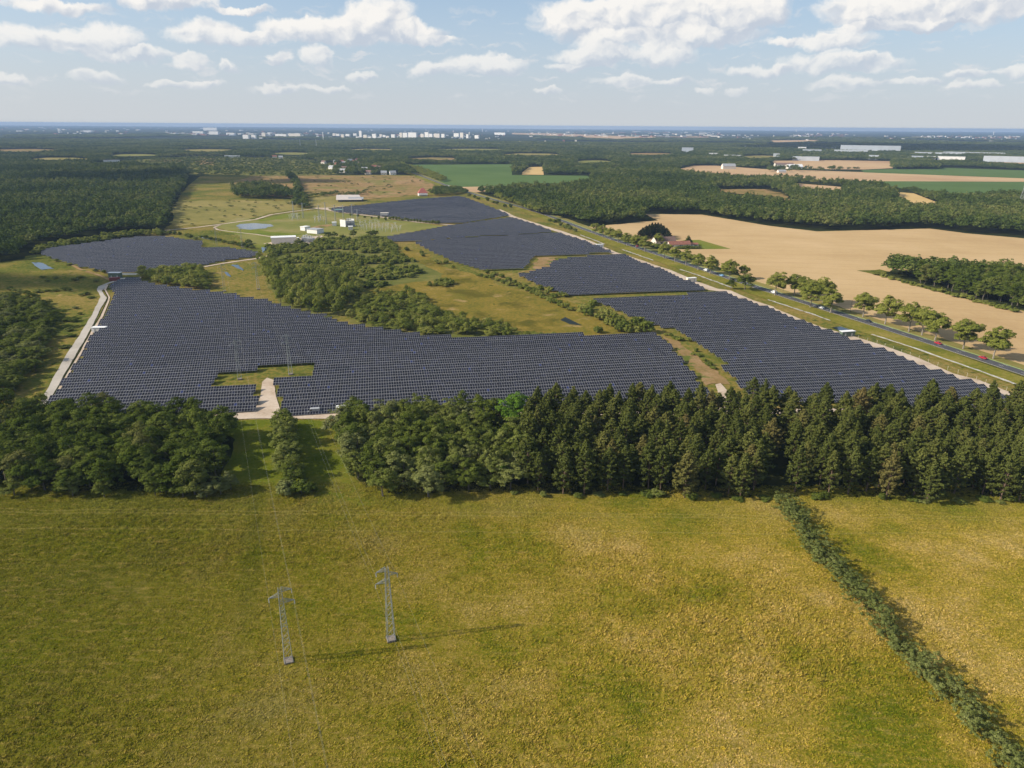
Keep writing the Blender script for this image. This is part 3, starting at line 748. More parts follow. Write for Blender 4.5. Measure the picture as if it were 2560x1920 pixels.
ROWAZ = math.radians(10.7); TILT = math.radians(19.5)
E_ = np.array([math.cos(ROWAZ), math.sin(ROWAZ)]); N_ = np.array([-math.sin(ROWAZ), math.cos(ROWAZ)])
MODW, MODL, NHIGH, PITCHR, LOWZ = 1.20, 1.98, 3, 7.95, 0.75
TABLE = 12 * MODW + 0.02
def lie(x, y):
    return 1.5 * (float(fbm(np.array([x * 0.011]), np.array([y * 0.011]), 5, 2)[0]) - 0.5)
def solar_row(u0, ncol, v, label, group, near):
    """one row: tables of 12 x 3 modules on posts, low edge towards the viewer"""
    root = thing('solar_panel_row', label, 'solar panels', group=group)
    ox, oy = E_[0] * u0 + N_[0] * v, E_[1] * u0 + N_[1] * v
    root.location = (ox, oy, 0); root.rotation_euler = (0, 0, ROWAZ)
    gv, gf, gt, rv, rf, pv = [], [], [], [], [], MB()
    rr = np.random.default_rng(int(abs(v) * 100 + abs(u0)))
    ct, st = math.cos(TILT), math.sin(TILT)
    for k in range((ncol + 11) // 12):
        x0 = k * TABLE; cols = min(12, ncol - 12 * k)
        wt, lt = cols * MODW, NHIGH * MODL
        wx, wy = ox + E_[0] * x0, oy + E_[1] * x0
        z0, z1 = lie(wx, wy), lie(wx + E_[0] * wt, wy + E_[1] * wt)
        zo = LOWZ + z0 + rr.normal(0, 0.015)
        sl = (z1 - z0) / wt; tl = TILT + rr.normal(0, 0.006); ct, st = math.cos(tl), math.sin(tl)
        def pt(x, s, h):   # x along the row, s up the slope, h off the surface
            return (x0 + x, s * ct - h * st, zo + sl * x + s * st + h * ct)
        i = len(rv)
        rv += [pt(0, 0, -0.05), pt(wt, 0, -0.05), pt(wt, lt, -0.05), pt(0, lt, -0.05), pt(0, 0, 0.0), pt(wt, 0, 0.0), pt(wt, lt, 0.0), pt(0, lt, 0.0)]
        rf += [(i, i + 3, i + 2, i + 1), (i + 4, i + 5, i + 6, i + 7), (i, i + 1, i + 5, i + 4), (i + 1, i + 2, i + 6, i + 5), (i + 2, i + 3, i + 7, i + 6), (i + 3, i, i + 4, i + 7)]
        for c in range(cols):
            for r in range(NHIGH):
                i = len(gv); a0, a1 = c * MODW + 0.055, (c + 1) * MODW - 0.055; s0, s1 = r * MODL + 0.085, (r + 1) * MODL - 0.085
                gv += [pt(a0, s0, 0.012), pt(a1, s0, 0.012), pt(a1, s1, 0.012), pt(a0, s1, 0.012)]
                gf.append((i, i + 1, i + 2, i + 3))
        if near:
            for x in (1.2, 4.2, 7.2, 10.2, 13.2):
                if x > wt: break
                a = pt(x, 0.9, -0.06); c = pt(x, 4.9, -0.06)
                pv.bar((a[0], a[1], -0.2), a, 0.06); pv.bar((c[0], c[1], -0.2), c, 0.06)
    nf = len(gf)
    tint = rr.random(nf) ** 1.6 * 0.92
    hot = rr.random(nf) < 0.006; tint[hot] = 1.0
    tag(link('solar_panels', mesh_np('solar_panels', gv, gf, M_GLASS, tint=tint), root), kind='stuff')
    link('rack', mesh_np('rack', rv, rf, M_RACK), root)
    if near: tag(pv.build('support_posts', M_POST, root), kind='stuff')
    return root

FIELDS = [
 ('near left solar field', [(118, 1010), (300, 1060), (502, 1040), (600, 1035), (645, 1024), (655, 966), (551, 970), (544, 950), (548, 934), (657, 929), (659, 914), (785, 908), (783, 941), (689, 949), (690, 985), (716, 1033), (930, 1030), (1800, 1000), (1778, 974),
   (1752, 956), (1741, 931), (1718, 912), (1703, 893), (1686, 870), (1668, 858), (1650, 836), (1465, 840), (1454, 834), (1280, 843), (1114, 841), (1054, 835), (952, 820), (906, 813), (854, 806), (828, 789), (793, 784), (709, 764), (666, 751), (622, 745), (582, 734), (538, 728), (469, 722), (425, 715), (373, 707), (350, 694), (317, 696), (290, 708), (272, 712), (283, 735), (278, 760), (262, 790), (175, 935)]),
 ('right solar field by the road', [(1471, 747), (1722, 735), (1815, 726), (1873, 752), (1920, 768), (2044, 816), (2134, 846), (2192, 866), (2279, 897), (2371, 935), (2429, 952), (2496, 978), (2600, 1020), (2600, 1040), (1905, 1000), (1859, 968), (1824, 939), (1802, 918), (1824, 914), (1743, 860), (1682, 817), (1648, 817), (1560, 780)]),
 ('solar field beyond the right one', [(1297, 689), (1338, 677), (1376, 668), (1380, 653), (1442, 643), (1558, 635), (1604, 656), (1673, 680), (1720, 702), (1780, 724), (1540, 733), (1425, 742), (1350, 712)]),
 ('third solar field along the road', [(1035, 607), (1114, 598), (1280, 588.5), (1401, 582), (1470, 606), (1532, 630), (1448, 636), (1342, 640), (1329, 653), (1318, 669), (1280, 679), (1210, 675), (1129, 652), (1074, 626)]),
 ('fourth solar field along the road', [(960, 594), (1114, 567), (1184, 557), (1280, 543), (1330, 558), (1384, 578), (1315, 584), (1230, 587), (1074, 600), (1028, 606), (985, 603)]),
 ('farthest solar field', [(822, 522), (1028, 499.5), (1143, 490.5), (1164, 493), (1220, 515), (1278, 537), (1184, 553), (1140, 560), (1074, 555), (961, 539.5), (843, 529)]),
 ('far left solar field', [(98, 632), (122, 620), (188, 612.5), (258, 604.5), (315, 596.5), (376, 591), (411, 591.5), (463, 599.5), (509, 604.5), (509, 610), (505, 619), (579, 620.5), (655, 631), (640, 640), (553, 651), (500, 664), (430, 674), (347, 684), (269, 682), (203, 667), (124, 643)]),
]
SOLAR_ROWS, SOLAR_POLYS = 0, []
for fname, poly in FIELDS:
    wp = np.array([[p.x, p.y] for p in W(poly, 1.4)])
    SOLAR_POLYS.append(wp)
    uv = np.stack([wp @ E_, wp @ N_], 1)
    v0 = uv[:, 1].min() + (14.0 if fname.startswith(('third', 'fourth', 'farthest')) else 0.0); nrow = int((uv[:, 1].max() - v0) / PITCHR) + 1
    count = 0
    for k in range(nrow):
        v = v0 + 0.6 + k * PITCHR
        def cuts(vm):
            xs = []
            for i in range(len(uv)):
                a, c = uv[i], uv[(i + 1) % len(uv)]
                if (a[1] > vm) != (c[1] > vm): xs.append(a[0] + (vm - a[1]) * (c[0] - a[0]) / (c[1] - a[1]))
            xs.sort()
            return list(zip(xs[::2], xs[1::2]))
        segs = [(max(a0, b0), min(a1, b1)) for a0, a1 in cuts(v + 0.5) for b0, b1 in cuts(v + 5.0)]
        segs = [(x0, x1) for x0, x1 in segs if x1 - x0 > 8]
        if not segs: continue
        count += 1
        for si, (x0, x1) in enumerate(segs):
            x0 = round(x0 / (3 * MODW)) * 3 * MODW; n = max(3, int((x1 - x0) / (3 * MODW)) * 3)
            piece = ['', 'left part of ', 'right part of '][0 if len(segs) == 1 else (1 if si == 0 else 2)]
            if len(segs) > 2 and si == 1: piece = 'middle part of '
            q = (E_ * x0 + N_ * v)
            solar_row(x0, n, v, f'{piece}{ordinal(count)} row of panels from the front, {fname}', 'rows of solar panels in the ' + fname, math.hypot(*q) < 620)
            SOLAR_ROWS += 1
print('solar rows', SOLAR_ROWS)
# ------------------------------------------------------------------ trees and shrubs
M_BARK = principled('bark', (0.10, 0.085, 0.065), 0.9, var=0.3, vscale=2.0)
M_BARKPALE = principled('pale_bark', (0.24, 0.21, 0.17), 0.9, var=0.3, vscale=2.0)
M_PINEBARK = principled('pine_bark', (0.15, 0.10, 0.07), 0.9, var=0.3, vscale=2.0)
M_OAK = leaf_mat('oak_leaves', (0.046, 0.070, 0.010), (0.092, 0.122, 0.020), (0.168, 0.188, 0.044), brown=(0.15, 0.14, 0.05))
M_MIXED = leaf_mat('mixed_leaves', (0.066, 0.094, 0.015), (0.122, 0.148, 0.027), (0.225, 0.235, 0.075), brown=(0.18, 0.19, 0.09))
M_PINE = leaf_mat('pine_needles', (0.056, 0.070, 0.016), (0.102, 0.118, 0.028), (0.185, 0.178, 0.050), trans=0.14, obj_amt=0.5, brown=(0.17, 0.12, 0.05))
M_WILLOW = leaf_mat('willow_leaves', (0.105, 0.145, 0.028), (0.215, 0.240, 0.048), (0.34, 0.33, 0.090), trans=0.38)
M_PLANE = leaf_mat('roadside_leaves', (0.155, 0.190, 0.030), (0.270, 0.290, 0.058), (0.37, 0.36, 0.095), trans=0.48, obj_amt=0.3)
M_BRIGHT = leaf_mat('fresh_leaves', (0.072, 0.144, 0.017), (0.114, 0.210, 0.024), (0.168, 0.264, 0.038), trans=0.3, obj_amt=0.2)
M_HEDGE = leaf_mat('hedge_leaves', (0.075, 0.100, 0.022), (0.155, 0.180, 0.050), (0.29, 0.30, 0.11), obj_amt=0.1, trans=0.3)
M_CONIFER = leaf_mat('dark_conifer_needles', (0.014, 0.024, 0.011), (0.025, 0.039, 0.015), (0.048, 0.059, 0.024), trans=0.08)
M_FARLEAF = leaf_mat('wood_leaves', (0.045, 0.072, 0.014), (0.100, 0.135, 0.030), (0.205, 0.215, 0.062), obj_amt=0.55, patches=0.5)
M_CORE = principled('inner_foliage', (0.020, 0.028, 0.008), 0.95)

def unit(n, r):
    v = r.normal(size=(n, 3)); return v / np.linalg.norm(v, axis=1, keepdims=True)

def leaf_quads(pts, nor, size, r, aspect=0.62):
    """one rhombic leaf spray per point, facing roughly along nor"""
    n = len(pts)
    a = np.cross(nor, unit(n, r)); a /= np.linalg.norm(a, axis=1, keepdims=True) + 1e-9
    b = np.cross(nor, a)
    s = (size * r.uniform(0.65, 1.35, n))[:, None] * 0.5
    q = np.stack([pts - a * s, pts - b * s * aspect, pts + a * s, pts + b * s * aspect], 1)
    q += nor[:, None, :] * (r.uniform(-0.12, 0.12, (n, 4, 1)) * size)
    return q.reshape(-1, 3)

def clump_crown(r, lobes, per_lobe, leaves, leaf, clump_r, up=0.35, low=-0.55, tint_by_clump=0.6):
    """lobes: (centre, radii). Leaf clumps cover the upper and outer sides of each lobe."""
    Q, T = [], []
    for c, rad in lobes:
        d = unit(per_lobe * 3, r)
        d = d[d[:, 2] > low][:per_lobe]
        c = np.array(c); rad = np.array(rad)
        cc = c + d * rad * r.uniform(0.66, 1.0, len(d))[:, None]
        for k in range(len(cc)):
            cr = clump_r * r.uniform(0.65, 1.35)
            ld = unit(leaves, r)
            ld[:, 2] = np.abs(ld[:, 2]) * 0.8 + ld[:, 2] * 0.2
            p = cc[k] + ld * np.array([1.0, 1.0, 0.72]) * cr * r.uniform(0.55, 1.0, leaves)[:, None]
            nn = ld * 0.9 + d[k] * 0.8 + np.array([0, 0, up]) + unit(leaves, r) * 0.55
            nn /= np.linalg.norm(nn, axis=1, keepdims=True)
            Q.append(leaf_quads(p, nn, leaf, r))
            ct = r.random()
            T.append(np.clip(ct * tint_by_clump + r.random(leaves) * (1 - tint_by_clump), 0, 1))
    return np.concatenate(Q), np.concatenate(T)

def quads_mesh(name, q, tint, m):
    f = np.arange(len(q), dtype=np.int32).reshape(-1, 4)
    return mesh_np(name, q, f, m, tint=tint)

def trunk_mesh(name, h, r0, r, m, limbs=5, spread=2.6, top=0.75):
    b = MB()
    p = Vector((0, 0, -0.3)); rad = r0
    n = 4
    pts = [p]
    for k in range(1, n + 1):
        pts.append(Vector((r.normal(0, 0.12) * k, r.normal(0, 0.12) * k, h * top * k / n)))
    for k in range(n):
        b.bar(pts[k], pts[k + 1], r0 * (1 - 0.7 * k / n), 6, r0 * (1 - 0.7 * (k + 1) / n), caps=(k == 0))
    for k in range(limbs):
        t = r.uniform(0.40, 0.95); i = min(n - 1, int(t * n)); s = pts[i].lerp(pts[i + 1], t * n - i)
        a = k * 2 * math.pi / limbs + r.uniform(-0.5, 0.5)
        e = s + Vector((math.cos(a) * spread, math.sin(a) * spread, spread * r.uniform(0.5, 1.1)))
        b.bar(s, e, r0 * 0.38, 5, r0 * 0.12, caps=False)
    return b.mesh(name, m)

def broadleaf_variant(seed, H, R, m, bark, low=0.28, dense_=1.0, leaf=0.62, limbs=5, nl=None):
    r = np.random.default_rng(seed)
    lobes = []
    n = nl or r.integers(6, 10)
    zc = H * (1 + low) / 2
    hz = H * (1 - low) / 2
    lobes.append(((0, 0, zc), (R * 0.80, R * 0.80, hz * 0.98)))
    for k in range(n):
        a = k * 2 * math.pi / n + r.uniform(-0.4, 0.4); rr = R * r.uniform(0.48, 0.74)
        lobes.append(((math.cos(a) * rr, math.sin(a) * rr, zc + hz * r.uniform(-0.55, 0.45)), (R * r.uniform(0.34, 0.52),) * 2 + (hz * r.uniform(0.30, 0.45),)))
    lobes.append(((r.normal(0, R * 0.2), r.normal(0, R * 0.2), zc + hz * 0.62), (R * 0.45, R * 0.45, hz * 0.42)))
    q, t_ = clump_crown(r, lobes, int(14 * dense_), int(42 * dense_), leaf * 0.86, R * 0.22)
    return quads_mesh('crown', q, t_, m), trunk_mesh('trunk', H, 0.028 * H * 0.8 + 0.06, r, bark, limbs, R * 0.55)

def pine_variant(seed, H, R, m, bark, low=0.16):
    r = np.random.default_rng(seed)
    Q, T = [], []
    tb = MB()
    lean = r.normal(0, 0.25, 2)
    tb.bar((0, 0, -0.3), (lean[0] * 0.5, lean[1] * 0.5, H * 0.5), 0.21, 6, 0.15); tb.bar((lean[0] * 0.5, lean[1] * 0.5, H * 0.5), (lean[0], lean[1], H * 0.98), 0.15, 5, 0.03)
    z = H * low
    while z < H * 0.985:
        f = (z / H - low) / (1 - low)
        reach = R * (0.72 + 0.28 * min(1, f * 3.0)) * max(0.13, (1.0 - (max(0, f - 0.30) / 0.70) ** 1.5)) * (0.9 if f > 0.93 else 1.0) * r.uniform(0.78, 1.15)
        nb = 6 if f > 0.15 else 4
        a0 = r.uniform(0, 6.28)
        tz = r.random()
        for k in range(nb):
            if f < 0.5 and r.random() < 0.14: continue
            a = a0 + k * 2 * math.pi / nb + r.normal(0, 0.25)
            L = reach * r.uniform(0.65, 1.15)
            rise = 0.16 + 0.55 * f + r.normal(0, 0.12)
            base = np.array([lean[0] * z / H, lean[1] * z / H, z])
            dirv = np.array([math.cos(a), math.sin(a), rise])
            if L > 0.8: tb.bar(base, base + dirv * L * 0.8, 0.045, 3, 0.015, caps=False)
            n = int(9 + L * 13)
            s = np.sqrt(r.uniform(0.12 if f > 0.4 else 0.30, 1.0, n)) * L
            side = np.array([-math.sin(a), math.cos(a), 0.0])
            p = base + dirv[None, :] * s[:, None] + side[None, :] * (r.normal(0, 0.24, n) * (0.35 + s * 0.32))[:, None]
            p[:, 2] += r.normal(0, 0.16, n) + 0.10 * s - 0.02 * s * s
            nn = np.array([math.cos(a) * 0.5, math.sin(a) * 0.5, 0.75]) + unit(n, r) * 0.85
            nn /= np.linalg.norm(nn, axis=1, keepdims=True)
            Q.append(leaf_quads(p, nn, 0.62, r, 0.55))
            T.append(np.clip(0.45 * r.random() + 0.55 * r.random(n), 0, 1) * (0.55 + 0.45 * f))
        z += H * r.uniform(0.026, 0.042)
    # leader tuft
    n = 26
    p = np.array([lean[0], lean[1], H * 0.97]) + r.normal(0, 0.28, (n, 3)) * np.array([1, 1, 1.3])
    Q.append(leaf_quads(p, unit(n, r), 0.55, r)); T.append(r.random(n))
    return quads_mesh('crown', np.concatenate(Q), np.concatenate(T), m), tb.mesh('trunk', bark)

def shrub_variant(seed, H, R, m, leaf=0.5, n=5, dense_=1.0):
    r = np.random.default_rng(seed)
    lobes = [((0, 0, H * 0.45), (R * 0.75, R * 0.75, H * 0.52))]
    for k in range(n):
        a = k * 2 * math.pi / n + r.uniform(-0.5, 0.5); rr = R * r.uniform(0.4, 0.65)
        lobes.append(((math.cos(a) * rr, math.sin(a) * rr, H * r.uniform(0.28, 0.52)), (R * 0.42, R * 0.42, H * r.uniform(0.30, 0.46))))
    q, t_ = clump_crown(r, lobes, int(11 * dense_), int(30 * dense_), leaf, R * 0.24, low=-0.75)
    q[:, 2] = np.maximum(q[:, 2], 0.05)
    b = MB()
    for k in range(4):
        a = k * 1.57 + r.uniform(-0.4, 0.4)
        b.bar((0.15 * math.cos(a), 0.15 * math.sin(a), -0.2), (R * 0.4 * math.cos(a), R * 0.4 * math.sin(a), H * 0.6), 0.09, 4, 0.03, caps=False)
    return quads_mesh('crown', q, t_, m), b.mesh('trunk', M_BARK)

OAKS = [broadleaf_variant(100 + k, 13.0, 5.2, M_OAK, M_BARK, low=0.10) for k in range(6)]
MIXED = [broadleaf_variant(140 + k, 13.0, 5.0, M_MIXED, M_BARK, low=0.08) for k in range(6)]
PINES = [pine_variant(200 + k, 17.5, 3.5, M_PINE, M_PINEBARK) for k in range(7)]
PLANES = [broadleaf_variant(300 + k, 14.0, 5.6, M_PLANE, M_BARKPALE, low=0.20, leaf=0.78, limbs=6, dense_=1.2, nl=9) for k in range(5)]
WILLOWS = [broadleaf_variant(400 + k, 8.0, 4.4, M_WILLOW, M_BARK, low=0.05, leaf=0.55, dense_=0.85) for k in range(5)]
SHRUBS = [shrub_variant(500 + k, 3.0, 2.4, M_WILLOW) for k in range(4)]
DARKSHRUBS = [shrub_variant(520 + k, 3.0, 2.6, M_MIXED) for k in range(3)]

def plant(kind, variants, p, h, wid, label, cat, group, rz=None, base_h=13.0, base_r=5.0, k=None):
    """one tree: an Empty at its foot with a crown and a trunk that share mesh data with their kind"""
    root = thing(kind, label, cat, (p[0], p[1], p[2] if len(p) > 2 else -0.1), random.uniform(0, 6.28) if rz is None else rz, group)
    cm, tm = variants[random.randrange(len(variants)) if k is None else k % len(variants)]
    sz, sxy = h / base_h, wid / base_r
    for nm, me in (('crown', cm), ('trunk', tm)):
        o = link(nm, me, root); o.scale = (sxy, sxy, sz) if nm == 'crown' else (min(sxy, sz * 1.3),) * 2 + (sz,)
    return root

def scatter(poly, spacing, seed, jitter=0.38, excl=()):
    """points on a jittered triangular grid inside a polygon of places"""
    r = np.random.default_rng(seed)
    P_ = np.array([[p[0], p[1]] for p in poly])
    x0, y0 = P_.min(0); x1, y1 = P_.max(0)
    xs, ys = np.meshgrid(np.arange(x0, x1 + spacing, spacing), np.arange(y0, y1 + spacing, spacing * 0.866))
    xs = xs + (np.arange(len(ys)) % 2)[:, None] * spacing * 0.5
    g = np.stack([xs.ravel(), ys.ravel()], 1); g += r.uniform(-jitter, jitter, g.shape) * spacing
    g = g[in_poly(g, P_)]
    for e in excl: g = g[~in_poly(g, np.array([[p[0], p[1]] for p in e]))]
    return g

# --- the wood in front: leafy trees on the left, a small group, leafy trees in the middle, pines on the right
LW = [(-185, 216.5), (-128, 216), (-107, 216), (-105, 224), (-110, 244), (-116, 262), (-128, 274), (-160, 281), (-215, 281), (-250, 280), (-225, 217)]
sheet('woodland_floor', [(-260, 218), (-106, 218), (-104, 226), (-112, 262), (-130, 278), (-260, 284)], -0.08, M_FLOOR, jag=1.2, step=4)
g = scatter(LW, 8.0, 1)
for x, y in g:
    front = y < 226
    px, _ = project((x, y, 0))
    where = 'beside the meadow' if front else ('next to the panels' if y > 262 else 'in the middle')
    side = 'at the right end' if px > 330 else 'at the far left'
    plant('broadleaf_tree', OAKS, (x, y), random.uniform(10.0, 15.0) * (0.92 if front else 1), random.uniform(4.6, 6.4),
          f'dark leafy tree of the left wood {where}, {side}', 'tree', f'left wood trees {where}, {side}')
for k, (x, y) in enumerate([(-150, 215.0), (-139, 214.5), (-122, 215.5), (-104, 214.5), (-100, 216.5), (-97.5, 219.5), (-112, 214.5), (-170, 215)]):
    plant('broadleaf_tree', MIXED, (x, y), random.uniform(5, 8), random.uniform(2.6, 3.6), 'smaller paler tree at the foot of the left wood, facing the meadow', 'tree', 'small trees at the foot of the left wood')
GROUP = [((708, 1086), 11.5, 4.9, 'tallest leafy tree of the row between the woods, nearest the sand track'), ((712, 1112), 11.5, 5.2, 'leafy tree second from the sand track in the row between the woods'),
         ((716, 1140), 10.5, 5.0, 'leafy tree third from the sand track in the row between the woods'), ((722, 1168), 10.5, 5.2, 'leafy tree second from the meadow in the row between the woods'), ((726, 1196), 9.5, 4.9, 'leafy tree nearest the meadow in the row between the woods')]
for k, (pp, h, wd, lb) in enumerate(GROUP):
    plant('broadleaf_tree', MIXED, at(*pp), h, wd, lb, 'tree', None)
for k, pp in enumerate([(720, 1100), (704, 1128), (730, 1152), (710, 1182), (734, 1212), (716, 1070)]):
    plant('broadleaf_tree', MIXED, at(*pp), 6.5 + (k * 37 % 5) * 0.5, 4.4, 'smaller leafy tree filling the row between the woods', 'tree', 'smaller trees of the row between the woods')
for k, (pp, lb) in enumerate([((718, 1235), 'left one of two low dark bushes where the row between the woods meets the meadow'), ((756, 1230), 'right one of two low dark bushes where the row between the woods meets the meadow')]):
    plant('bush', DARKSHRUBS, at(*pp), 5.0, 4.0 + k * 0.6, lb, 'bush', None, base_h=3.0, base_r=2.6)
MW = W([(905, 1243), (1180, 1240), (1305, 1238), (1300, 1120), (1310, 1070), (1200, 1056), (1000, 1056), (880, 1066), (840, 1085), (852, 1130), (880, 1180)])
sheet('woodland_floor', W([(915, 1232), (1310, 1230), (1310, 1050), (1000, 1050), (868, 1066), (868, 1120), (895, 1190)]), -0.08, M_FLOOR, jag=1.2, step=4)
g = scatter(MW, 7.4, 2)
BT = at(1288, 1082); g = g[np.hypot(g[:, 0] - BT.x, g[:, 1] - BT.y + 4) > 8.5]
for x, y in g:
    px, _ = project((x, y, 0)); front = y < 226; back = y > 266
    where = 'beside the meadow' if front else ('next to the panels' if back else 'in the middle')
    side = 'towards the open strip' if px < 1080 else 'towards the pines'
    plant('broadleaf_tree', MIXED, (x, y), random.uniform(10.0, 14.5) * (0.9 if front else 1), random.uniform(4.2, 6.0),
          f'greyish green leafy tree of the middle wood {where}, {side}', 'tree', f'middle wood trees {where}, {side}')
plant('broadleaf_tree', [broadleaf_variant(171, 13.0, 5.0, M_BRIGHT, M_BARK, low=0.15)], at(1288, 1082), 17.5, 6.4, 'bright fresh green round tree between the middle wood and the pines', 'tree', None)
plant('broadleaf_tree', [broadleaf_variant(172, 13.0, 5.0, M_BRIGHT, M_BARK, low=0.15)], at(1262, 1215), 9.0, 3.0, 'smaller bright green tree low down where the middle wood meets the pines', 'tree', None)
PW_ = [(4, 217), (60, 216.5), (130, 215.5), (215, 214), (232, 240), (232, 288), (150, 286), (80, 287), (12, 283), (5, 262)]
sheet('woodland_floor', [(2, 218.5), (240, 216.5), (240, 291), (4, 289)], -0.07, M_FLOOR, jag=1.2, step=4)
g = scatter(PW_, 7.75, 3, 0.36)
gap = W([(1925, 1235), (1985, 1235), (1955, 1060), (1915, 1060)])      # the dark ride through the pines
g = g[~in_poly(g, np.array([[p.x, p.y] for p in gap]))]
g = g[np.hypot(g[:, 0] - BT.x, g[:, 1] - BT.y + 4) > 8.0]
print('pines', len(g))
for x, y in g:
    px, _ = project((x, y, 0)); front = y < 226; back = y > 268
    side = 'left of the dark gap' if px < 1950 else 'right of the dark gap'
    where = 'front edge by the meadow' if front else ('back edge by the panels' if back else 'inner part')
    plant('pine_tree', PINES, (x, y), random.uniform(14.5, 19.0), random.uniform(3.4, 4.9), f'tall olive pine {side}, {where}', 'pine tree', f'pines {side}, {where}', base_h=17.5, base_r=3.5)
rb = np.random.default_rng(12)
for k in range(26):
    x = 6 + 215 * (k + rb.uniform(-1.2, 1.2)) / 26
    plant('bush', DARKSHRUBS, (x, 217.2 - x * 0.012 + rb.uniform(-1.0, 1.6)), rb.uniform(0.9, 2.6), rb.uniform(1.2, 2.8), 'low dark bush at the foot of the pine wood facing the meadow', 'bush', 'low bushes along the foot of the pines', base_h=3.0, base_r=2.6)

# --- the hedge that runs down the right of the meadow
HPX = [(1950, 1262), (1985, 1295), (2035, 1370), (2090, 1440), (2140, 1500), (2195, 1560), (2265, 1640), (2330, 1705), (2400, 1780), (2460, 1845), (2530, 1920), (2640, 2040)]
hl = dense([at(*p) for p in HPX], 1.5)
hr = np.random.default_rng(77)
Q, T = [], []
for i, p in enumerate(hl):
    wv = 0.75 + 1.0 * float(fbm(np.array([i * 0.11]), np.array([0.5]), 9, 3)[0]) + hr.normal(0, 0.15)
    for j in range(4):
        c = np.array([p.x + hr.uniform(-2.9, 2.7), p.y + hr.normal(0, 0.9), (0.9 + hr.uniform(0.2, 2.3)) * wv])
        rad = np.array([1.8, 1.8, 1.8 * wv]) * hr.uniform(0.7, 1.2) * (0.75 + 0.25 * wv)
        q, t_ = clump_crown(hr, [(c, rad)], 11, 26, 0.36, 0.50, low=-0.9)
        Q.append(q); T.append(np.clip(t_ * 0.6 + 0.4 * fbm(np.array([i * 0.12]), np.array([j * 0.3]), 3)[0], 0, 1))
Q = np.concatenate(Q); T = np.concatenate(T); Q[:, 2] = np.maximum(Q[:, 2], -0.1)
hedge = thing('hedge', 'long grey-green field hedge running down the right side of the meadow', 'hedge', tuple(hl[0]))
ho = link('foliage', quads_mesh('foliage', Q - np.array(hl[0]), T, M_HEDGE), hedge)
sb = MB()
for p in hl[::2]:
    for j in range(2):
        a = Vector((p.x + random.gauss(0, 0.6), p.y + random.gauss(0, 0.4), -0.2)) - hl[0]
        sb.bar(a, a + Vector((random.gauss(0, 0.4), random.gauss(0, 0.4), 2.2)), 0.05, 3, 0.02, caps=False)
tag(sb.build('stems', M_BARK, hedge), kind='stuff')
#strip('hedge_margin', [p + Vector((-4.6, -1.0, 0)) for p in hl], 2.0, -0.04, M_LUSH, jag=0.6)

# --- roadside trees
RT = [(Z3, (720, 1165), 92, 'farthest'), (Z3, (785, 1185), 100, ''), (Z3, (848, 1212), 100, ''), (Z3, (915, 1235), 110, ''), (Z3, (990, 1260), 105, ''), (Z3, (1070, 1285), 110, ''), (Z3, (1145, 1310), 125, ''),
      (Z3, (1315, 1370), 130, ''), (Z3, (1405, 1400), 118, ''), (Z3, (1500, 1430), 128, ''), (Z3, (1605, 1468), 132, ''), (Z3, (1710, 1503), 148, ''), (Z3, (1878, 1550), 158, ''), (Z3, (2000, 1545), 112, ''),
      (Z8, (62, 478), 190, ''), (Z8, (225, 480), 172, ''), (Z8, (322, 520), 180, ''), (Z8, (365, 580), 215, ''), (Z8, (470, 552), 215, ''), (Z8, (537, 630), 200, ''), (Z8, (820, 665), 195, ''), (Z8, (1010, 727), 232, ''), (Z8, (1215, 792), 240, ''),
      (Z8, (1328, 822), 235, ''), (Z8, (1440, 865), 235, ''), (Z8, (1685, 940), 240, ''), (Z8, (1945, 1025), 265, '')]
nrt = len(RT)
for i, (o_, pp, hpx, _) in enumerate(RT):
    px = (o_[0] + pp[0] / 3.456, o_[1] + pp[1] / 3.456)
    p = at(*px)
    d = depth_at(p)
    h = hpx / 3.456 * d / FPX / math.cos(math.radians(18)) * 1.0
    k = nrt - i
    lb = f'round yellow-green roadside tree, {ordinal(k)} from the right in the avenue along the road' if k > 1 else 'round yellow-green roadside tree at the right end of the avenue along the road'
    plant('roadside_tree', PLANES, p, h, h * 0.43, lb, 'tree', 'avenue trees along the road', base_h=14.0, base_r=5.6, k=i)
plant('roadside_tree', PLANES, at(2600, 925), 15, 6.0, 'roadside tree past the right end of the avenue', 'tree', 'avenue trees along the road', base_h=14.0, base_r=5.6) if False else None
for k, (pp, h, wd) in enumerate([(Z8, 0, 0)]): pass
DK = [((1890 / 3.456 + 1280, 1632 / 3.456 + 250), 8.5, 3.6, 'dark green bushy tree left of the pair on the grass between road and panels'), ((2010 / 3.456 + 1280, 1640 / 3.456 + 250), 13.0, 6.6, 'large dark green bushy tree on the grass between road and panels')]
for pp, h, wd, lb in DK:
    plant('broadleaf_tree', OAKS, at(*pp), h, wd, lb, 'tree', None)
# small trees and scrub along the far stretch of the road
for k, pp in enumerate(Z3([(330, 1050), (365, 1060), (420, 1085), (455, 1105), (485, 1110), (500, 1125), (545, 1135), (400, 1060), (1530, 1250)]) + Z2([(1840, 830), (1890, 845), (1920, 860), (2000, 870), (2050, 890), (2080, 900), (2150, 925), (2200, 930)])):
    plant('bush', DARKSHRUBS, at(*pp), random.uniform(4, 7), random.uniform(3, 4.5), 'dark roadside bush on the grass strip left of the distant road', 'bush', 'bushes along the far road', base_h=3.0, base_r=2.6)

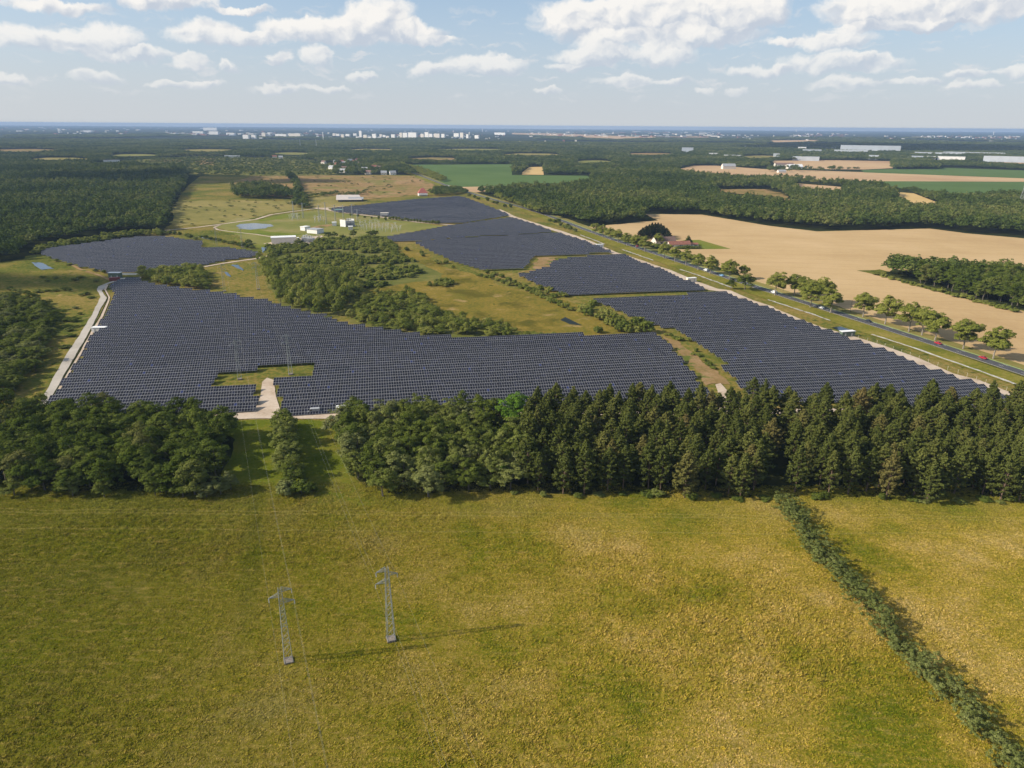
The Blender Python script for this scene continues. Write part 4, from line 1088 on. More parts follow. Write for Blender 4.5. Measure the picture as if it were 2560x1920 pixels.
# --- willow scrub in the middle of the solar farm
TALLW = W(Z6([(30, 200), (130, 250), (330, 350), (600, 330), (860, 380), (900, 470), (860, 560), (760, 640), (640, 668), (480, 640), (330, 590), (230, 590), (180, 500), (90, 350)]))
LOWW1 = W(Z6([(100, 60), (480, 40), (560, 0), (700, -10), (1000, -20), (1180, 20), (1230, 110), (1300, 160), (1480, 230), (1620, 290), (1560, 350), (1380, 360), (1180, 390), (1000, 420), (880, 400), (620, 320), (330, 340), (140, 240)]))
LOWW2 = W(Z6([(800, 700), (850, 620), (930, 520), (1100, 470), (1350, 470), (1480, 520), (1460, 570), (1560, 620), (1720, 680), (1900, 740), (2100, 770), (2400, 830), (2212, 838), (1700, 838), (1480, 838), (1280, 812), (1130, 790), (930, 740)]))
ISL = W(Z6([(1460, 400), (1600, 350), (1730, 390), (1640, 405)]))
CENTRE = {}
LOW_REST = None
for nm, poly, sp, h0, h1, w0, w1, seed, lb in (('tall', TALLW, 7.4, 8.5, 14.0, 3.0, 4.6, 31, 'tall grey-green willow of the dense stand behind the near left solar field'),
                                               ('edge', LOWW2, 6.9, 3.5, 8.0, 2.8, 4.6, 33, 'bushy willow along the upper edge of the near left solar field'),
                                               ('island', ISL, 5.0, 3.0, 4.6, 2.4, 3.6, 34, 'willow bush of the small separate clump on the marsh meadow'),
                                               ('low', LOWW1, 6.3, 2.6, 5.2, 2.6, 4.4, 32, 'rounded yellow-green willow bush in the marsh between the solar fields')):
    pts = scatter(poly, sp, seed)
    keep = np.random.default_rng(seed).random(len(pts)) > 0.10
    if nm == 'low': keep &= fbm(pts[:, 0] * 0.028, pts[:, 1] * 0.028, seed, 3) > 0.36
    pts = pts[keep]; pts = pts[np.argsort(pts[:, 1])]
    for k, (x, y) in enumerate(pts):
        kd = 'willow_tree' if nm in ('tall', 'edge') else 'willow_bush'
        if nm == 'low' and k >= 262: LOW_REST = pts[262:]; break
        CENTRE[nm] = CENTRE.get(nm, 0) + 1
        if kd == 'willow_tree': plant(kd, WILLOWS, (x, y), random.uniform(h0, h1), random.uniform(w0, w1), lb, 'willow', 'willows: ' + lb, base_h=8.0, base_r=4.4)
        else: plant(kd, SHRUBS, (x, y), random.uniform(h0, h1), random.uniform(w0, w1), lb, 'willow', 'willow bushes: ' + lb, base_h=3.0, base_r=2.4)
print('willows', CENTRE, 0 if LOW_REST is None else len(LOW_REST))
sheet('scrub_floor', TALLW, -0.10, M_SCRUBG, jag=1.2, step=4); sheet('scrub_floor', LOWW1, -0.09, M_SCRUBG, jag=1.2, step=4); sheet('scrub_floor', LOWW2, -0.09, M_SCRUBG, jag=1.2, step=4)
def bushes(px_list, hr_, wr_, lb, group, kind='bush', var=None, bh=3.0, br=2.4):
    for pp in px_list:
        plant(kind, var or SHRUBS, at(*pp), random.uniform(*hr_), random.uniform(*wr_), lb, 'bush', group, base_h=bh, base_r=br)
bushes(Z6([(620, 690)]) , (3, 4), (2, 3), 'low bush between the tall willows and the panels', None)
bushes(Z7([(740, 800)]), (4.2, 4.6), (3.0, 3.2), 'single round dark bush just above the top edge of the near left field', None, var=DARKSHRUBS, br=2.6)
bushes(Z7([(1160, 795)]), (8, 8.6), (4.6, 5), 'big round bush at the tip of the strip beside the right solar field', None)
bushes(Z7([(700, 560), (780, 640), (610, 620), (660, 650), (690, 600), (830, 660), (760, 690), (900, 720), (880, 680), (940, 700), (1010, 740), (1060, 740), (1100, 720), (960, 770), (920, 790), (1000, 800), (1080, 800), (870, 740), (820, 730)]), (3.5, 6.5), (2.4, 4.2),
       'grey-green bush in the strip left of the right solar field', 'bushes beside the right solar field')
bushes(Z7([(20 + 30 * k, 375 + 14 * k + (k % 3) * 6) for k in range(17)] + [(180, 430), (220, 450), (300, 470), (360, 490), (420, 480), (460, 490), (250, 430), (330, 440)]), (2.2, 4.5), (2.2, 3.4),
       'bush of the low hedge between the marsh meadow and the solar fields', 'low hedge bushes by the marsh meadow')
bushes(Z6([(1940, 310), (1990, 320), (2040, 335), (2090, 350), (2140, 370), (2190, 390), (2000, 290), (2060, 300), (2120, 320), (2180, 350), (1430, 120), (1440, 140), (1560, 190), (1580, 205), (1640, 200), (1700, 240), (1300, 90)]), (2.2, 4.5), (2.2, 3.6),
       'scattered bush on the grass left of the third solar field', 'scattered bushes by the third solar field')
bushes(Z7([(1330, 820), (1370, 830), (1410, 845), (1450, 865), (1590, 960), (1530, 870), (1620, 1000), (1660, 1040), (1700, 1080), (1740, 1110), (1560, 990)]), (1.0, 2.2), (1.4, 2.6),
       'low weedy bush in the gap between the two near solar fields', 'weedy bushes in the gap between fields')
bushes(Z6([(2230, 840), (2290, 830), (2340, 835), (2400, 835), (2460, 832), (2520, 832), (2570, 836), (2660, 838)]), (2, 3.6), (2, 3), 'low bush along the top edge of the near left solar field', 'low bushes along the top edge of the near field')
plant('pine_tree', PINES, at(1880, 1010), 13, 4.2, 'pine standing apart behind the wood in the gap between the fields', 'pine tree', None, base_h=17.5, base_r=3.5)
# left scrub and bushes on the left meadow
LS = W(Z5([(-60, 520), (120, 500), (400, 590), (530, 620), (480, 760), (440, 900), (330, 1120), (190, 1280), (0, 1380), (-120, 1380), (-300, 900)]))
for k, (x, y) in enumerate(scatter(LS, 7.6, 41)):
    plant('scrub_tree', MIXED, (x, y), random.uniform(4.5, 9.5), random.uniform(3.8, 5.6), 'dark scrub tree of the thicket left of the gravel road', 'tree', 'scrub thicket left of the gravel road')
bushes(Z5([(60, 480), (130, 470), (230, 460), (330, 450), (410, 440), (480, 440), (90, 430), (560, 430), (600, 440), (640, 700), (600, 780), (690, 640), (650, 590), (560, 930), (700, 480), (740, 470), (790, 500), (620, 830), (580, 700), (370, 325), (480, 330), (650, 350), (830, 360),
            (410, 355), (700, 325), (440, 155), (490, 185), (600, 215), (700, 240), (830, 270), (900, 285)]), (1.2, 2.8), (1.8, 3.4), 'low bush on the rough grass left of the gravel road', 'bushes on the left rough grass', var=DARKSHRUBS, br=2.6)
MB_ = W(Z5([(1200, 305), (1400, 280), (1640, 260), (1770, 290), (1815, 420), (1650, 425), (1480, 405), (1280, 365)]))
for x, y in scatter(MB_, 7.0, 43):
    plant('willow_tree', WILLOWS, (x, y), random.uniform(5, 8.5), random.uniform(3.6, 5.0), 'dark willow of the clump between the near and far left solar fields', 'willow', 'willows between the left solar fields', base_h=8.0, base_r=4.4)
plant('willow_tree', WILLOWS, at(482, 715), 13.0, 4.8, 'tallest light green willow of the clump between the left solar fields', 'willow', None, base_h=8.0, base_r=4.4)
HL = W(Z1([(240, 1320), (420, 1275), (640, 1235), (860, 1195), (1000, 1175), (1200, 1160), (1390, 1150), (1390, 1168), (1200, 1172), (1000, 1200), (860, 1222), (640, 1258), (400, 1300), (300, 1335)]))
for x, y in scatter(HL, 7.5, 44):
    plant('hedgerow_bush', SHRUBS, (x, y), random.uniform(4, 7.5), random.uniform(3.6, 5.4), 'bush of the green hedgerow behind the far left solar field', 'bush', 'hedgerow behind the far left solar field', base_h=3.0, base_r=2.4)
bushes(Z1([(1420 + 45 * k, 1155 + 3 * k) for k in range(4)] + [(1740 + 40 * k, 1190 + 8.5 * k) for k in range(12)] + [(1640, 1190), (1690, 1205), (1620, 1180), (2165, 1260), (2150, 1240)]), (2.5, 5.0), (2.4, 3.8), 'bush of the thin hedge right of the far left solar field', 'thin hedge by the far left solar field', var=DARKSHRUBS, br=2.6)
bushes(Z2([(625, 1195), (840, 1185), (990, 1180), (1030, 1180), (365, 1262), (680, 1192)]), (6, 9), (3.5, 5), 'dark tree standing beside the substation yard', 'trees beside the substation yard', kind='broadleaf_tree', var=OAKS, bh=13, br=5)
bushes(Z2([(1160 + 26 * k, 1030 + 2.6 * k) for k in range(17)] + [(820 + 60 * k, 1000 + 8 * k) for k in range(6)]), (2.5, 5), (1.6, 2.6), 'young tree in the planted row along the sand track behind the substation', 'young trees behind the substation', kind='young_tree', var=DARKSHRUBS, br=2.6)

# --- conifers at the farm
r = np.random.default_rng(5)
CON = pine_variant(280, 17.5, 3.5, M_CONIFER, M_PINEBARK, low=0.04), pine_variant(281, 17.5, 3.5, M_CONIFER, M_PINEBARK, low=0.04)
for k, pp in enumerate(Z3([(1105, 1192), (1130, 1186), (1155, 1184), (1180, 1180), (1205, 1176), (1230, 1176), (1255, 1176), (1280, 1180), (1305, 1186), (1330, 1196), (1350, 1204), (1145, 1198), (1190, 1194), (1240, 1190), (1290, 1196)])):
    plant('conifer', CON, at(*pp), [9, 11, 13, 14, 15.5, 15.5, 15.5, 15, 13.5, 12, 9.5, 11, 14, 15, 12.5][k], 4.3, 'very dark conifer of the dense clump behind the farmhouse', 'conifer', 'conifers behind the farmhouse', base_h=17.5, base_r=3.5)
bushes(Z3([(1425 + 21 * k, 1284 - (k % 2)) for k in range(10)]), (2.5, 3.6), (2.6, 3.2), 'bush of the dark clipped hedge in front of the red barn', 'hedge in front of the red barn', kind='garden_bush', var=DARKSHRUBS, br=2.6)
bushes(Z3([(1200, 1262), (1230, 1268), (1170, 1255), (1260, 1275), (1090, 1250), (1120, 1262), (1050, 1240)]), (3, 5), (2.6, 4), 'garden bush between the farmhouse and the road', 'garden bushes by the farmhouse', kind='garden_bush')
plant('garden_tree', WILLOWS, at(*Z3([(1265, 1245)])[0]), 11.5, 6.0, 'olive green garden tree standing right before the farmhouse', 'tree', None, base_h=8, base_r=4.4)
plant('garden_tree', OAKS, at(*Z3([(1515, 1252)])[0]), 10, 3.2, 'small dark tree at the right gable of the red barn', 'tree', None)

# --- wood inside the wheat field on the right
RW = W(Z8([(985, 300), (1120, 330), (1300, 372), (1500, 430), (1800, 510), (2120, 590), (2300, 630), (2500, 620), (2500, 400), (2212, 330), (1700, 300), (1300, 270), (1100, 255)]))
pts = scatter(RW, 9.0, 51)
pts = pts[np.argsort(pts[:, 1])]
for k, (x, y) in enumerate(pts[:110]):
    plant('broadleaf_tree', OAKS, (x, y), random.uniform(13, 18), random.uniform(5.0, 7.0), 'dark leafy tree of the wood standing in the wheat field', 'tree', 'trees of the wood in the wheat field')
REST_RW = pts[110:]
sheet('woodland_floor', RW, 0.03, M_FLOOR, jag=1.2, step=4)
bushes(Z8([(940 + 62 * k, 300 + 16.5 * k + (k % 3) * 4) for k in range(20)]), (1.8, 4), (2.4, 4), 'low bush along the foot of the wood in the wheat field', 'bushes at the foot of the wheat field wood')

# --- big woods farther off: one mass each, made of instanced crowns
def far_crown(seed, n, leaf, R=5.0, H=13.0):
    r = np.random.default_rng(seed)
    lobes = [((0, 0, H * 0.55), (R * 0.85, R * 0.85, H * 0.42))]
    for k in range(5):
        a = k * 1.257 + r.uniform(-0.4, 0.4)
        lobes.append(((math.cos(a) * R * 0.55, math.sin(a) * R * 0.55, H * r.uniform(0.45, 0.68)), (R * 0.45, R * 0.45, H * 0.24)))
    q, t_ = clump_crown(r, lobes, n, 14, leaf, R * 0.24, low=-0.35)
    me = quads_mesh('far_crown', q, t_, M_FARLEAF)
    return me
proto = bpy.data.collections.new('crowns')
for k in range(5):
    proto.objects.link(bpy.data.objects.new('crown_kind', far_crown(600 + k, 8, 1.25)))
proto2 = bpy.data.collections.new('distant_crowns')
for k in range(4):
    proto2.objects.link(bpy.data.objects.new('distant_crown_kind', far_crown(620 + k, 4, 2.0)))

def wood_mass(name, label, pts, hs, ws, coll, nk, cat='wood', z=-0.3):
    """points carrying one crown each through geometry nodes"""
    n = len(pts)
    rr = np.random.default_rng(n)
    rot = np.zeros((n, 3)); rot[:, 2] = rr.uniform(0, 6.28, n)
    o = instancer(name, np.concatenate([pts, np.full((n, 1), z)], 1), np.stack([ws / 5.0, ws / 5.0, hs / 13.0], 1), rot, rr.integers(0, nk, n), coll)
    return tag(o, label, cat, kind='stuff')

OPEN = CLEAR_POLYS + [W(p) for p in (WHEAT, GREEN_A, TAN1)] + [W(Z3([(85, 650), (90, 625), (150, 580), (265, 578), (275, 655)])), W(Z4([(20, 527), (500, 522), (1060, 532), (1080, 588), (830, 602), (400, 598), (100, 570)])),
        W(Z4([(800, 606), (1100, 600), (1500, 596), (2300, 618), (2300, 708), (860, 703)])), W(Z4([(850, 703), (2300, 708), (2300, 795), (2000, 790), (1650, 822), (1500, 795), (1150, 765)])),
        W(Z4([(1530, 527), (2300, 547), (2300, 575), (1850, 560)])), W(Z4([(1095, 795), (1260, 808), (1500, 902), (1410, 922), (1260, 905), (1165, 860)])), W(Z3([(1750, 770), (2212, 770), (2300, 800), (2450, 880), (2212, 830), (1790, 800)])),
        W(Z4([(235, 722), (560, 745), (700, 760), (560, 785), (235, 750)])), W(Z3([(0, 285), (420, 290), (1080, 316), (1600, 310), (1600, 320), (900, 334), (0, 296)])), W(Z4([(0, 350), (400, 345), (470, 355), (60, 366)]))]
def drop(pts, polys):
    # trees keep off the open ground and off the strip in front of it that would hide it
    for e in polys:
        q = np.array([[p[0], p[1]] for p in e])
        for k in (1.0, 1.035, 1.07, 1.10):
            pts = pts[~in_poly(pts * k, q)]
            if len(pts) == 0: break
    return pts
HOUSES_PX = []      # filled below; trees keep off the houses and the ground just in front of them
VILLAGE = Z2([(585, 550), (740, 545), (762, 560), (812, 535), (652, 596), (750, 626), (762, 604), (880, 530), (940, 612), (970, 640), (1020, 592), (1105, 645), (1182, 645), (162, 500), (215, 505), (1060, 600), (700, 570), (690, 545), (905, 560), (850, 545)])
HOUSE_SPOTS = [at(*p) for p in VILLAGE] + [at(*p) for p in Z1([(965, 545), (620, 592), (725, 578), (1270, 520), (2005, 495)]) + Z3([(1865, 597), (1500, 460), (1745, 485)]) + Z4([(110, 575), (120, 620)])]
def drop_houses(pts):
    keep = np.ones(len(pts), bool)
    for h in HOUSE_SPOTS:
        s = math.hypot(h.x, h.y) / 1800
        hx, hy = h.x, h.y
        d = math.hypot(hx, hy); ux, uy = hx / d, hy / d
        a = (pts[:, 0] - hx) * ux + (pts[:, 1] - hy) * uy; c = (pts[:, 0] - hx) * uy - (pts[:, 1] - hy) * ux
        keep &= ~((np.abs(c) < 9 * s ** 0.5 + 3) & (a > -70 * s) & (a < 9))
    return pts[keep]
def mass(name, label, px, spacing, seed, h, wd, coll=proto, nk=5, excl=(), thin=0.0, cat='wood'):
    pts = scatter(W(px) if not isinstance(px[0], Vector) else px, spacing, seed)
    pts = drop(pts, excl); pts = drop_houses(pts)
    rr = np.random.default_rng(seed)
    if thin: pts = pts[rr.random(len(pts)) > thin]
    n = len(pts)
    v = fbm(pts[:, 0] * 0.012, pts[:, 1] * 0.012, seed, 3)
    hs = h * np.clip(0.66 + 0.46 * v + rr.normal(0, 0.15, n), 0.45, 1.4); ws = wd * rr.uniform(0.65, 1.3, n)
    print(name, n)
    return wood_mass(name, label, pts, hs, ws, coll, nk, cat)

LEFTF = Z1([(-400, 1420), (0, 1400), (210, 1370), (250, 1290), (430, 1225), (640, 1195), (860, 1160), (1060, 1150), (1250, 1140), (1420, 1130), (1460, 1060), (1480, 960), (1520, 860), (1600, 770), (1620, 690), (1590, 600), (1560, 585), (1300, 590), (1000, 570), (700, 590), (0, 560), (-600, 560)])
LEFT_FAR = [Vector(p) for p in ([*W(Z1([(-600, 560), (0, 560), (560, 600), (780, 570), (860, 545), (1060, 525), (1480, 498), (1720, 490), (1860, 488), (2212, 497)])), *W(Z2([(240, 500), (300, 545), (480, 575), (630, 590), (640, 648), (1380, 650), (1335, 610), (1200, 560)])), *W(Z2([(1200, 395), (600, 395), (0, 395)])), *W(Z1([(1500, 395), (600, 395), (-600, 395)]))])]
sheet('woodland_floor', W(LEFTF), 0.0, M_FLOOR, jag=1.2, step=4)
mass('left_forest', 'broad dark green forest on the left beyond the far left solar field', LEFTF, 9.6, 61, 16.0, 5.6, excl=[W(Z5([(0, 180), (480, 180), (250, 110), (280, 200), (0, 215)]))])
mass('village_woodland', 'dense dark woodland around the village and beyond the heath', LEFT_FAR, 12.0, 62, 15.0, 6.8, excl=[W(SCRUB_FAR)] + CLEAR_POLYS)
mass('heath_scrub', 'open scrub of scattered trees on the far heath', SCRUB_FAR, 13.0, 63, 6.5, 4.6, thin=0.45, cat='scrub')
mass('heath_copse', 'dark copse in the heath left of the substation', Z2([(-200, 780), (-20, 760), (100, 770), (230, 790), (330, 830), (320, 855), (100, 858), (-180, 850)]), 9.0, 64, 15.0, 6.0, cat='copse')
mass('heath_tree_row', 'row of dark trees running across the heath towards the substation', Z2([(320, 935), (440, 935), (450, 900), (400, 830), (380, 760), (340, 680), (280, 655), (260, 655), (320, 720), (350, 800), (340, 880)]), 8.5, 65, 13.0, 5.6, cat='copse')
mass('heath_bushes', 'small dark bushes dotted over the brown heath', HEATH1, 26.0, 66, 4.0, 3.4, thin=0.80, cat='scrub')
mass('heath_bush_line', 'broken line of bushes along the near edge of the brown heath', Z2([(440, 840), (640, 805), (860, 805), (990, 780), (960, 800), (880, 835), (640, 830), (460, 850)]), 11.0, 67, 6.0, 4.6, thin=0.25, cat='scrub')
mass('pale_grass_bushes', 'low bushes dotted over the pale grass left of the substation', Z1([(1480, 950), (1540, 870), (2212, 870), (2500, 870), (2600, 930), (2212, 1010), (1950, 1060), (1500, 1110)]), 18.0, 68, 2.6, 3.0, thin=0.70, cat='scrub')
mass('red_house_trees', 'dark trees around the house with the red roof', Z2([(1500, 800), (1550, 775), (1700, 760), (1820, 790), (1820, 815), (1600, 830), (1520, 835)]), 9.5, 69, 9.0, 5.0, cat='copse')
WOODN = Z2([(1900, 800), (1980, 765), (2212, 750)]) + Z3([(0, 735), (380, 722), (480, 700), (690, 690), (690, 650), (1000, 640), (1280, 600), (1430, 605), (1600, 628), (1900, 655), (2212, 665)]) + Z4([(300, 690), (700, 705), (860, 720), (1150, 770), (1500, 805), (1650, 835), (2000, 800), (2212, 795), (2500, 800), (2500, 1210), (2212, 1180), (1700, 1140), (1400, 1105), (900, 1120), (430, 1118), (0, 1075)]) + \
        Z3([(1900, 1045), (1640, 985), (1150, 975), (1150, 1030), (1000, 1060), (830, 1070), (700, 1078), (600, 1070), (420, 1030), (330, 1000), (200, 985), (60, 930), (0, 890)]) + Z2([(2180, 890), (2050, 830), (1930, 810)])
sheet('woodland_floor', W(WOODN), -0.1, M_FLOOR, jag=1.2, step=4)
wn_pts = scatter(W(WOODN), 9.6, 70); 
mass('north_wood', 'large dark leafy wood between the road and the distant fields', WOODN, 9.8, 70, 16.5, 5.7, excl=OPEN)
mass('far_woodland', 'wide band of woodland between the green field and the city', Z2([(1180, 562), (1780, 560), (1800, 555), (1850, 640), (2212, 645)]) + Z3([(90, 640), (90, 620), (150, 575), (270, 575), (280, 645), (640, 650), (1000, 640), (1280, 602), (1500, 590), (1560, 568), (1760, 565), (2000, 590), (2212, 590)]) + Z4([(0, 590), (30, 530), (700, 520), (1060, 525), (1060, 595), (1480, 600), (1500, 560), (1400, 540), (1400, 520), (1530, 520), (2300, 540), (2300, 385), (1000, 380), (0, 390)]) + Z3([(1500, 375), (700, 380), (0, 390)]) + Z2([(1180, 395)]), 15.5, 71, 15.0, 8.6, excl=OPEN)
mass('field_tree_line', 'dark hedge of trees crossing the far right fields', Z4([(1480, 540), (1700, 545), (2300, 585), (2300, 612), (1850, 590), (1500, 575)]), 10.0, 72, 14.0, 6.5, excl=(), cat='wood')
mass('field_copse', 'dark copse among the far right fields', Z4([(1060, 565), (1150, 545), (1400, 545), (1490, 570), (1480, 600), (1080, 600)]), 10.0, 73, 17.0, 6.5)
mass('farm_trees', 'rows of tall trees along the pale strip in the far fields', Z4([(0, 700), (60, 690), (160, 690), (300, 690), (420, 710), (560, 735), (720, 735), (560, 725), (240, 715), (0, 760)]) + Z3([(2100, 760), (2000, 740), (2150, 690)]), 16.0, 74, 15.0, 6.0, thin=0.3)
mass('hamlet_trees', 'trees around the distant farm buildings', Z4([(20, 590), (60, 600), (240, 590), (340, 605), (480, 610), (560, 600), (700, 605), (800, 600), (820, 610), (500, 618), (140, 630), (0, 625)]), 22.0, 75, 14.0, 7.0, thin=0.35, excl=())
mass('yellow_field_hedge', 'line of young trees along the yellow field', Z4([(1150, 770), (1300, 780), (1440, 830), (1500, 880), (1480, 900), (1360, 850), (1240, 800)]), 9.0, 76, 9.0, 4.0)
proto4 = bpy.data.collections.new('pale_crowns')
for k in range(3):
    me_ = far_crown(640 + k, 8, 1.2); me_.materials[0] = M_PLANE
    proto4.objects.link(bpy.data.objects.new('pale_crown_kind', me_))
mass('pale_avenue', 'pale green avenue of trees along the far road beside the green field', Z2([(1250, 560), (1330, 575), (1480, 620), (1640, 690), (1620, 715), (1560, 700), (1440, 650), (1330, 610), (1240, 585)]), 8.5, 77, 11.0, 4.6, coll=proto4, nk=3)
mass('pale_avenue', 'pale green avenue of trees running through the woods beyond the village', Z2([(930, 440), (990, 450), (1170, 545), (1130, 550), (1060, 500)]), 14.0, 78, 15.0, 6.0, coll=proto4, nk=3)
mass('pale_roadside_trees', 'pale green trees along the wood edge right of the far road', Z2([(2060, 845), (2212, 920), (2212, 890), (2100, 830)]) + Z3([(0, 900), (200, 990), (330, 1000), (300, 960), (100, 880), (0, 850)]), 9.5, 79, 12.0, 5.0, coll=proto4, nk=3)
# the far plain, where trees stand in belts and masses; spacing grows with distance
pts = []
for (y0, y1, sp, seed) in ((349, 364, 20.0, 81), (338, 350, 34.0, 82), (331, 339, 85.0, 83)):
    a = scatter(W([(-260, y1 - 1.0), (2820, y1 + 18), (2820, y0 + 18), (-260, y0 - 1.0)]), sp, seed)
    a = drop(a, OPEN)
    if y0 < 345:
        keep = fbm(a[:, 0] * 0.0011, a[:, 1] * 0.0007, 91, 3) > (0.46 if y0 > 335 else 0.52); a = a[keep]
    pts.append((a, sp))
def open_city(a):
    c = np.array([[p.x, p.y] for p in W(Z2([(-300, 322), (400, 326), (700, 335), (1000, 342), (1400, 335), (1950, 330), (2250, 310), (2250, 292), (1000, 285), (-300, 300)]))])
    return a[~in_poly(a, c)]
hs, ws, aa = [], [], []
rr = np.random.default_rng(99)
for a, sp in pts:
    a = open_city(a); aa.append(a); hs.append(rr.uniform(11, 17, len(a)) * (1 if sp < 40 else 1.15)); ws.append(np.full(len(a), sp * 0.60) * rr.uniform(0.8, 1.3, len(a)))
aa = np.concatenate(aa); print('plain', len(aa))
wood_mass('plain_woodland', 'far wooded plain fading blue towards the horizon', aa, np.concatenate(hs), np.concatenate(ws), proto2, 4)
if LOW_REST is not None:
    proto3 = bpy.data.collections.new('bushes')
    for me_, _ in SHRUBS: proto3.objects.link(bpy.data.objects.new('bush_kind', me_))
    rr = np.random.default_rng(4); n_ = len(LOW_REST)
    wood_mass('marsh_scrub', 'back part of the rounded willow scrub in the marsh between the solar fields', LOW_REST, rr.uniform(11, 23, n_), rr.uniform(5, 9.5, n_), proto3, len(SHRUBS), 'scrub')
if len(REST_RW):
    rr = np.random.default_rng(3)
    wood_mass('wheat_field_wood', 'back part of the wood standing in the wheat field', REST_RW, rr.uniform(13, 18, len(REST_RW)), rr.uniform(5, 7, len(REST_RW)), proto, 5)
# ------------------------------------------------------------------ buildings
M_WHITEW = principled('white_wall', (0.76, 0.74, 0.70), 0.8, var=0.06, vscale=0.5)
M_CREAM = principled('cream_wall', (0.68, 0.62, 0.53), 0.8, var=0.08, vscale=0.5)
M_TILE = principled('red_tiles', (0.26, 0.105, 0.07), 0.85, var=0.3, vscale=0.8)
M_BROWNTILE = principled('brown_tiles', (0.19, 0.12, 0.095), 0.85, var=0.25, vscale=0.8)
M_GREYROOF = principled('grey_roof', (0.33, 0.34, 0.35), 0.6, var=0.1, vscale=0.3)
M_WHITEROOF = principled('white_roof', (0.74, 0.74, 0.72), 0.6, var=0.05, vscale=0.3)
M_GREENBOX = principled('green_paint', (0.10, 0.14, 0.10), 0.6)
M_REDBOX = principled('red_paint', (0.22, 0.045, 0.04), 0.6)
M_WINDOW = principled('window_glass', (0.03, 0.035, 0.04), 0.15)
M_DARK = principled('dark_metal', (0.05, 0.055, 0.06), 0.6)
M_STEEL = principled('galvanised_steel', (0.45, 0.46, 0.46), 0.5, metal=0.4)
M_CONCRETE = principled('concrete', (0.40, 0.37, 0.34), 0.9, var=0.15, vscale=1.0)

M_SHEETW = principled('shaded_sheet_wall', (0.42, 0.46, 0.50), 0.7, var=0.12, vscale=0.03)  # walls and roofs greyed: shade of clouds put into their colour
M_SHEETR = principled('shaded_sheet_roof_panels', (0.50, 0.53, 0.56), 0.6, var=0.12, vscale=0.03)

def gable(mb, w, d, h0, h1, over=0.3, m=0):
    """roof slab pair: ridge along x"""
    w2, d2 = w / 2 + over, d / 2 + over
    e = h0 - over * (h1 - h0) / (d / 2)
    for s in (1, -1):
        a = [(-w2, s * d2, e), (w2, s * d2, e), (w2, 0, h1), (-w2, 0, h1)]
        u = [(x, y, z + 0.22) for x, y, z in a]
        if s == 1: a, u = a[::-1], u[::-1]
        mb.poly(u, m); mb.poly(a[::-1], m)
        for i in range(4):
            j = (i + 1) % 4
            mb.poly([a[i], a[j], u[j], u[i]], m)
def house(name, label, cat, p, rz, w, d, h, ridge, wall, roof, group=None, windows=2, chimney=False):
    root = thing(name, label, cat, (p[0], p[1], 0), rz, group)
    b = MB(); b.box((0, 0, h / 2 - 0.3), (w, d, h + 0.6))
    for s in (1, -1):
        b.poly([(s * w / 2, -d / 2, h), (s * w / 2, d / 2, h), (s * w / 2, 0, ridge)] if s > 0 else [(s * w / 2, d / 2, h), (s * w / 2, -d / 2, h), (s * w / 2, 0, ridge)])
    b.build('wall', wall, root)
    r_ = MB(); gable(r_, w, d, h, ridge); ro = r_.build('roof', roof, root)
    if chimney:
        c = MB(); c.box((w * 0.28, 0.4, ridge + 0.4), (0.8, 0.8, 2.0)); c.build('chimney', M_TILE, ro)
    wm = MB(); wm.box((0, 0, 0), (1.1, 0.10, 1.3)); wme = wm.mesh('window', M_WINDOW)
    for k in range(windows):
        x = -w / 2 + w * (k + 0.5) / windows
        link('window', wme, root, (x, -d / 2 - 0.03, h * 0.55))
    if windows:
        dm = MB(); dm.box((0, 0, 1.0), (1.1, 0.1, 2.1)); dm.build('door', M_DARK, root, (w * 0.08 if windows > 1 else w * 0.25, -d / 2 - 0.03, 0))
    return root

# farm by the road
fx = ROAD[20] - ROAD[18]
FA = at(*Z3([(1300, 1240)])[0]); rda = math.radians(14)
house('farmhouse', 'white walled farmhouse with a steep brown roof in front of the dark conifers', 'house', at(*Z3([(1262, 1240)])[0]), rda + 0.35, 14, 8, 3.4, 7.8, M_CREAM, M_BROWNTILE, windows=3, chimney=True)
house('farm_wing', 'long brown roofed farm building joined behind the farmhouse', 'barn', at(*Z3([(1345, 1238)])[0]), rda, 15, 8, 3.2, 7.2, M_CREAM, M_BROWNTILE, windows=2)
house('barn', 'low barn with a bright red tiled roof beside the lawn', 'barn', at(*Z3([(1440, 1266)])[0]), rda - 0.05, 24, 7.5, 2.6, 5.8, M_CREAM, M_TILE, windows=3)
house('shed', 'small red roofed shed on the lawn right of the barn', 'shed', at(*Z3([(1572, 1260)])[0]), rda, 7.5, 5, 1.8, 3.2, M_CREAM, M_TILE, windows=1)
# house with the red roof beyond the farthest panels
hp = at(*Z2([(1440, 826)])[0])
rt = thing('red_roofed_house', 'house with a steep red roof on pale walls beyond the farthest solar field', 'house', tuple(hp), 0.25)
b = MB(); b.box((0, 0, 2.2), (16, 11, 5.4)); b.build('wall', M_WHITEW, rt)
b = MB()
for q in ([(-9, -6.5, 4.9), (9, -6.5, 4.9), (2, 0, 13.5), (-2, 0, 13.5)], [(9, 6.5, 4.9), (-9, 6.5, 4.9), (-2, 0, 13.5), (2, 0, 13.5)], [(9, -6.5, 4.9), (9, 6.5, 4.9), (2, 0, 13.5)], [(-9, 6.5, 4.9), (-9, -6.5, 4.9), (-2, 0, 13.5)], [(-9, -6.5, 4.9), (-9, 6.5, 4.9), (9, 6.5, 4.9), (9, -6.5, 4.9)]): b.poly(q)
b.build('roof', principled('bright_red_tiles', (0.36, 0.10, 0.07), 0.8), rt)
b = MB()
for x in (-6, -2, 2, 6): b.box((x, -9, 1.2), (0.5, 0.5, 2.9))
b.box((0, -8.2, 2.75), (17, 5, 0.25)); b.build('porch', M_WHITEW, rt)
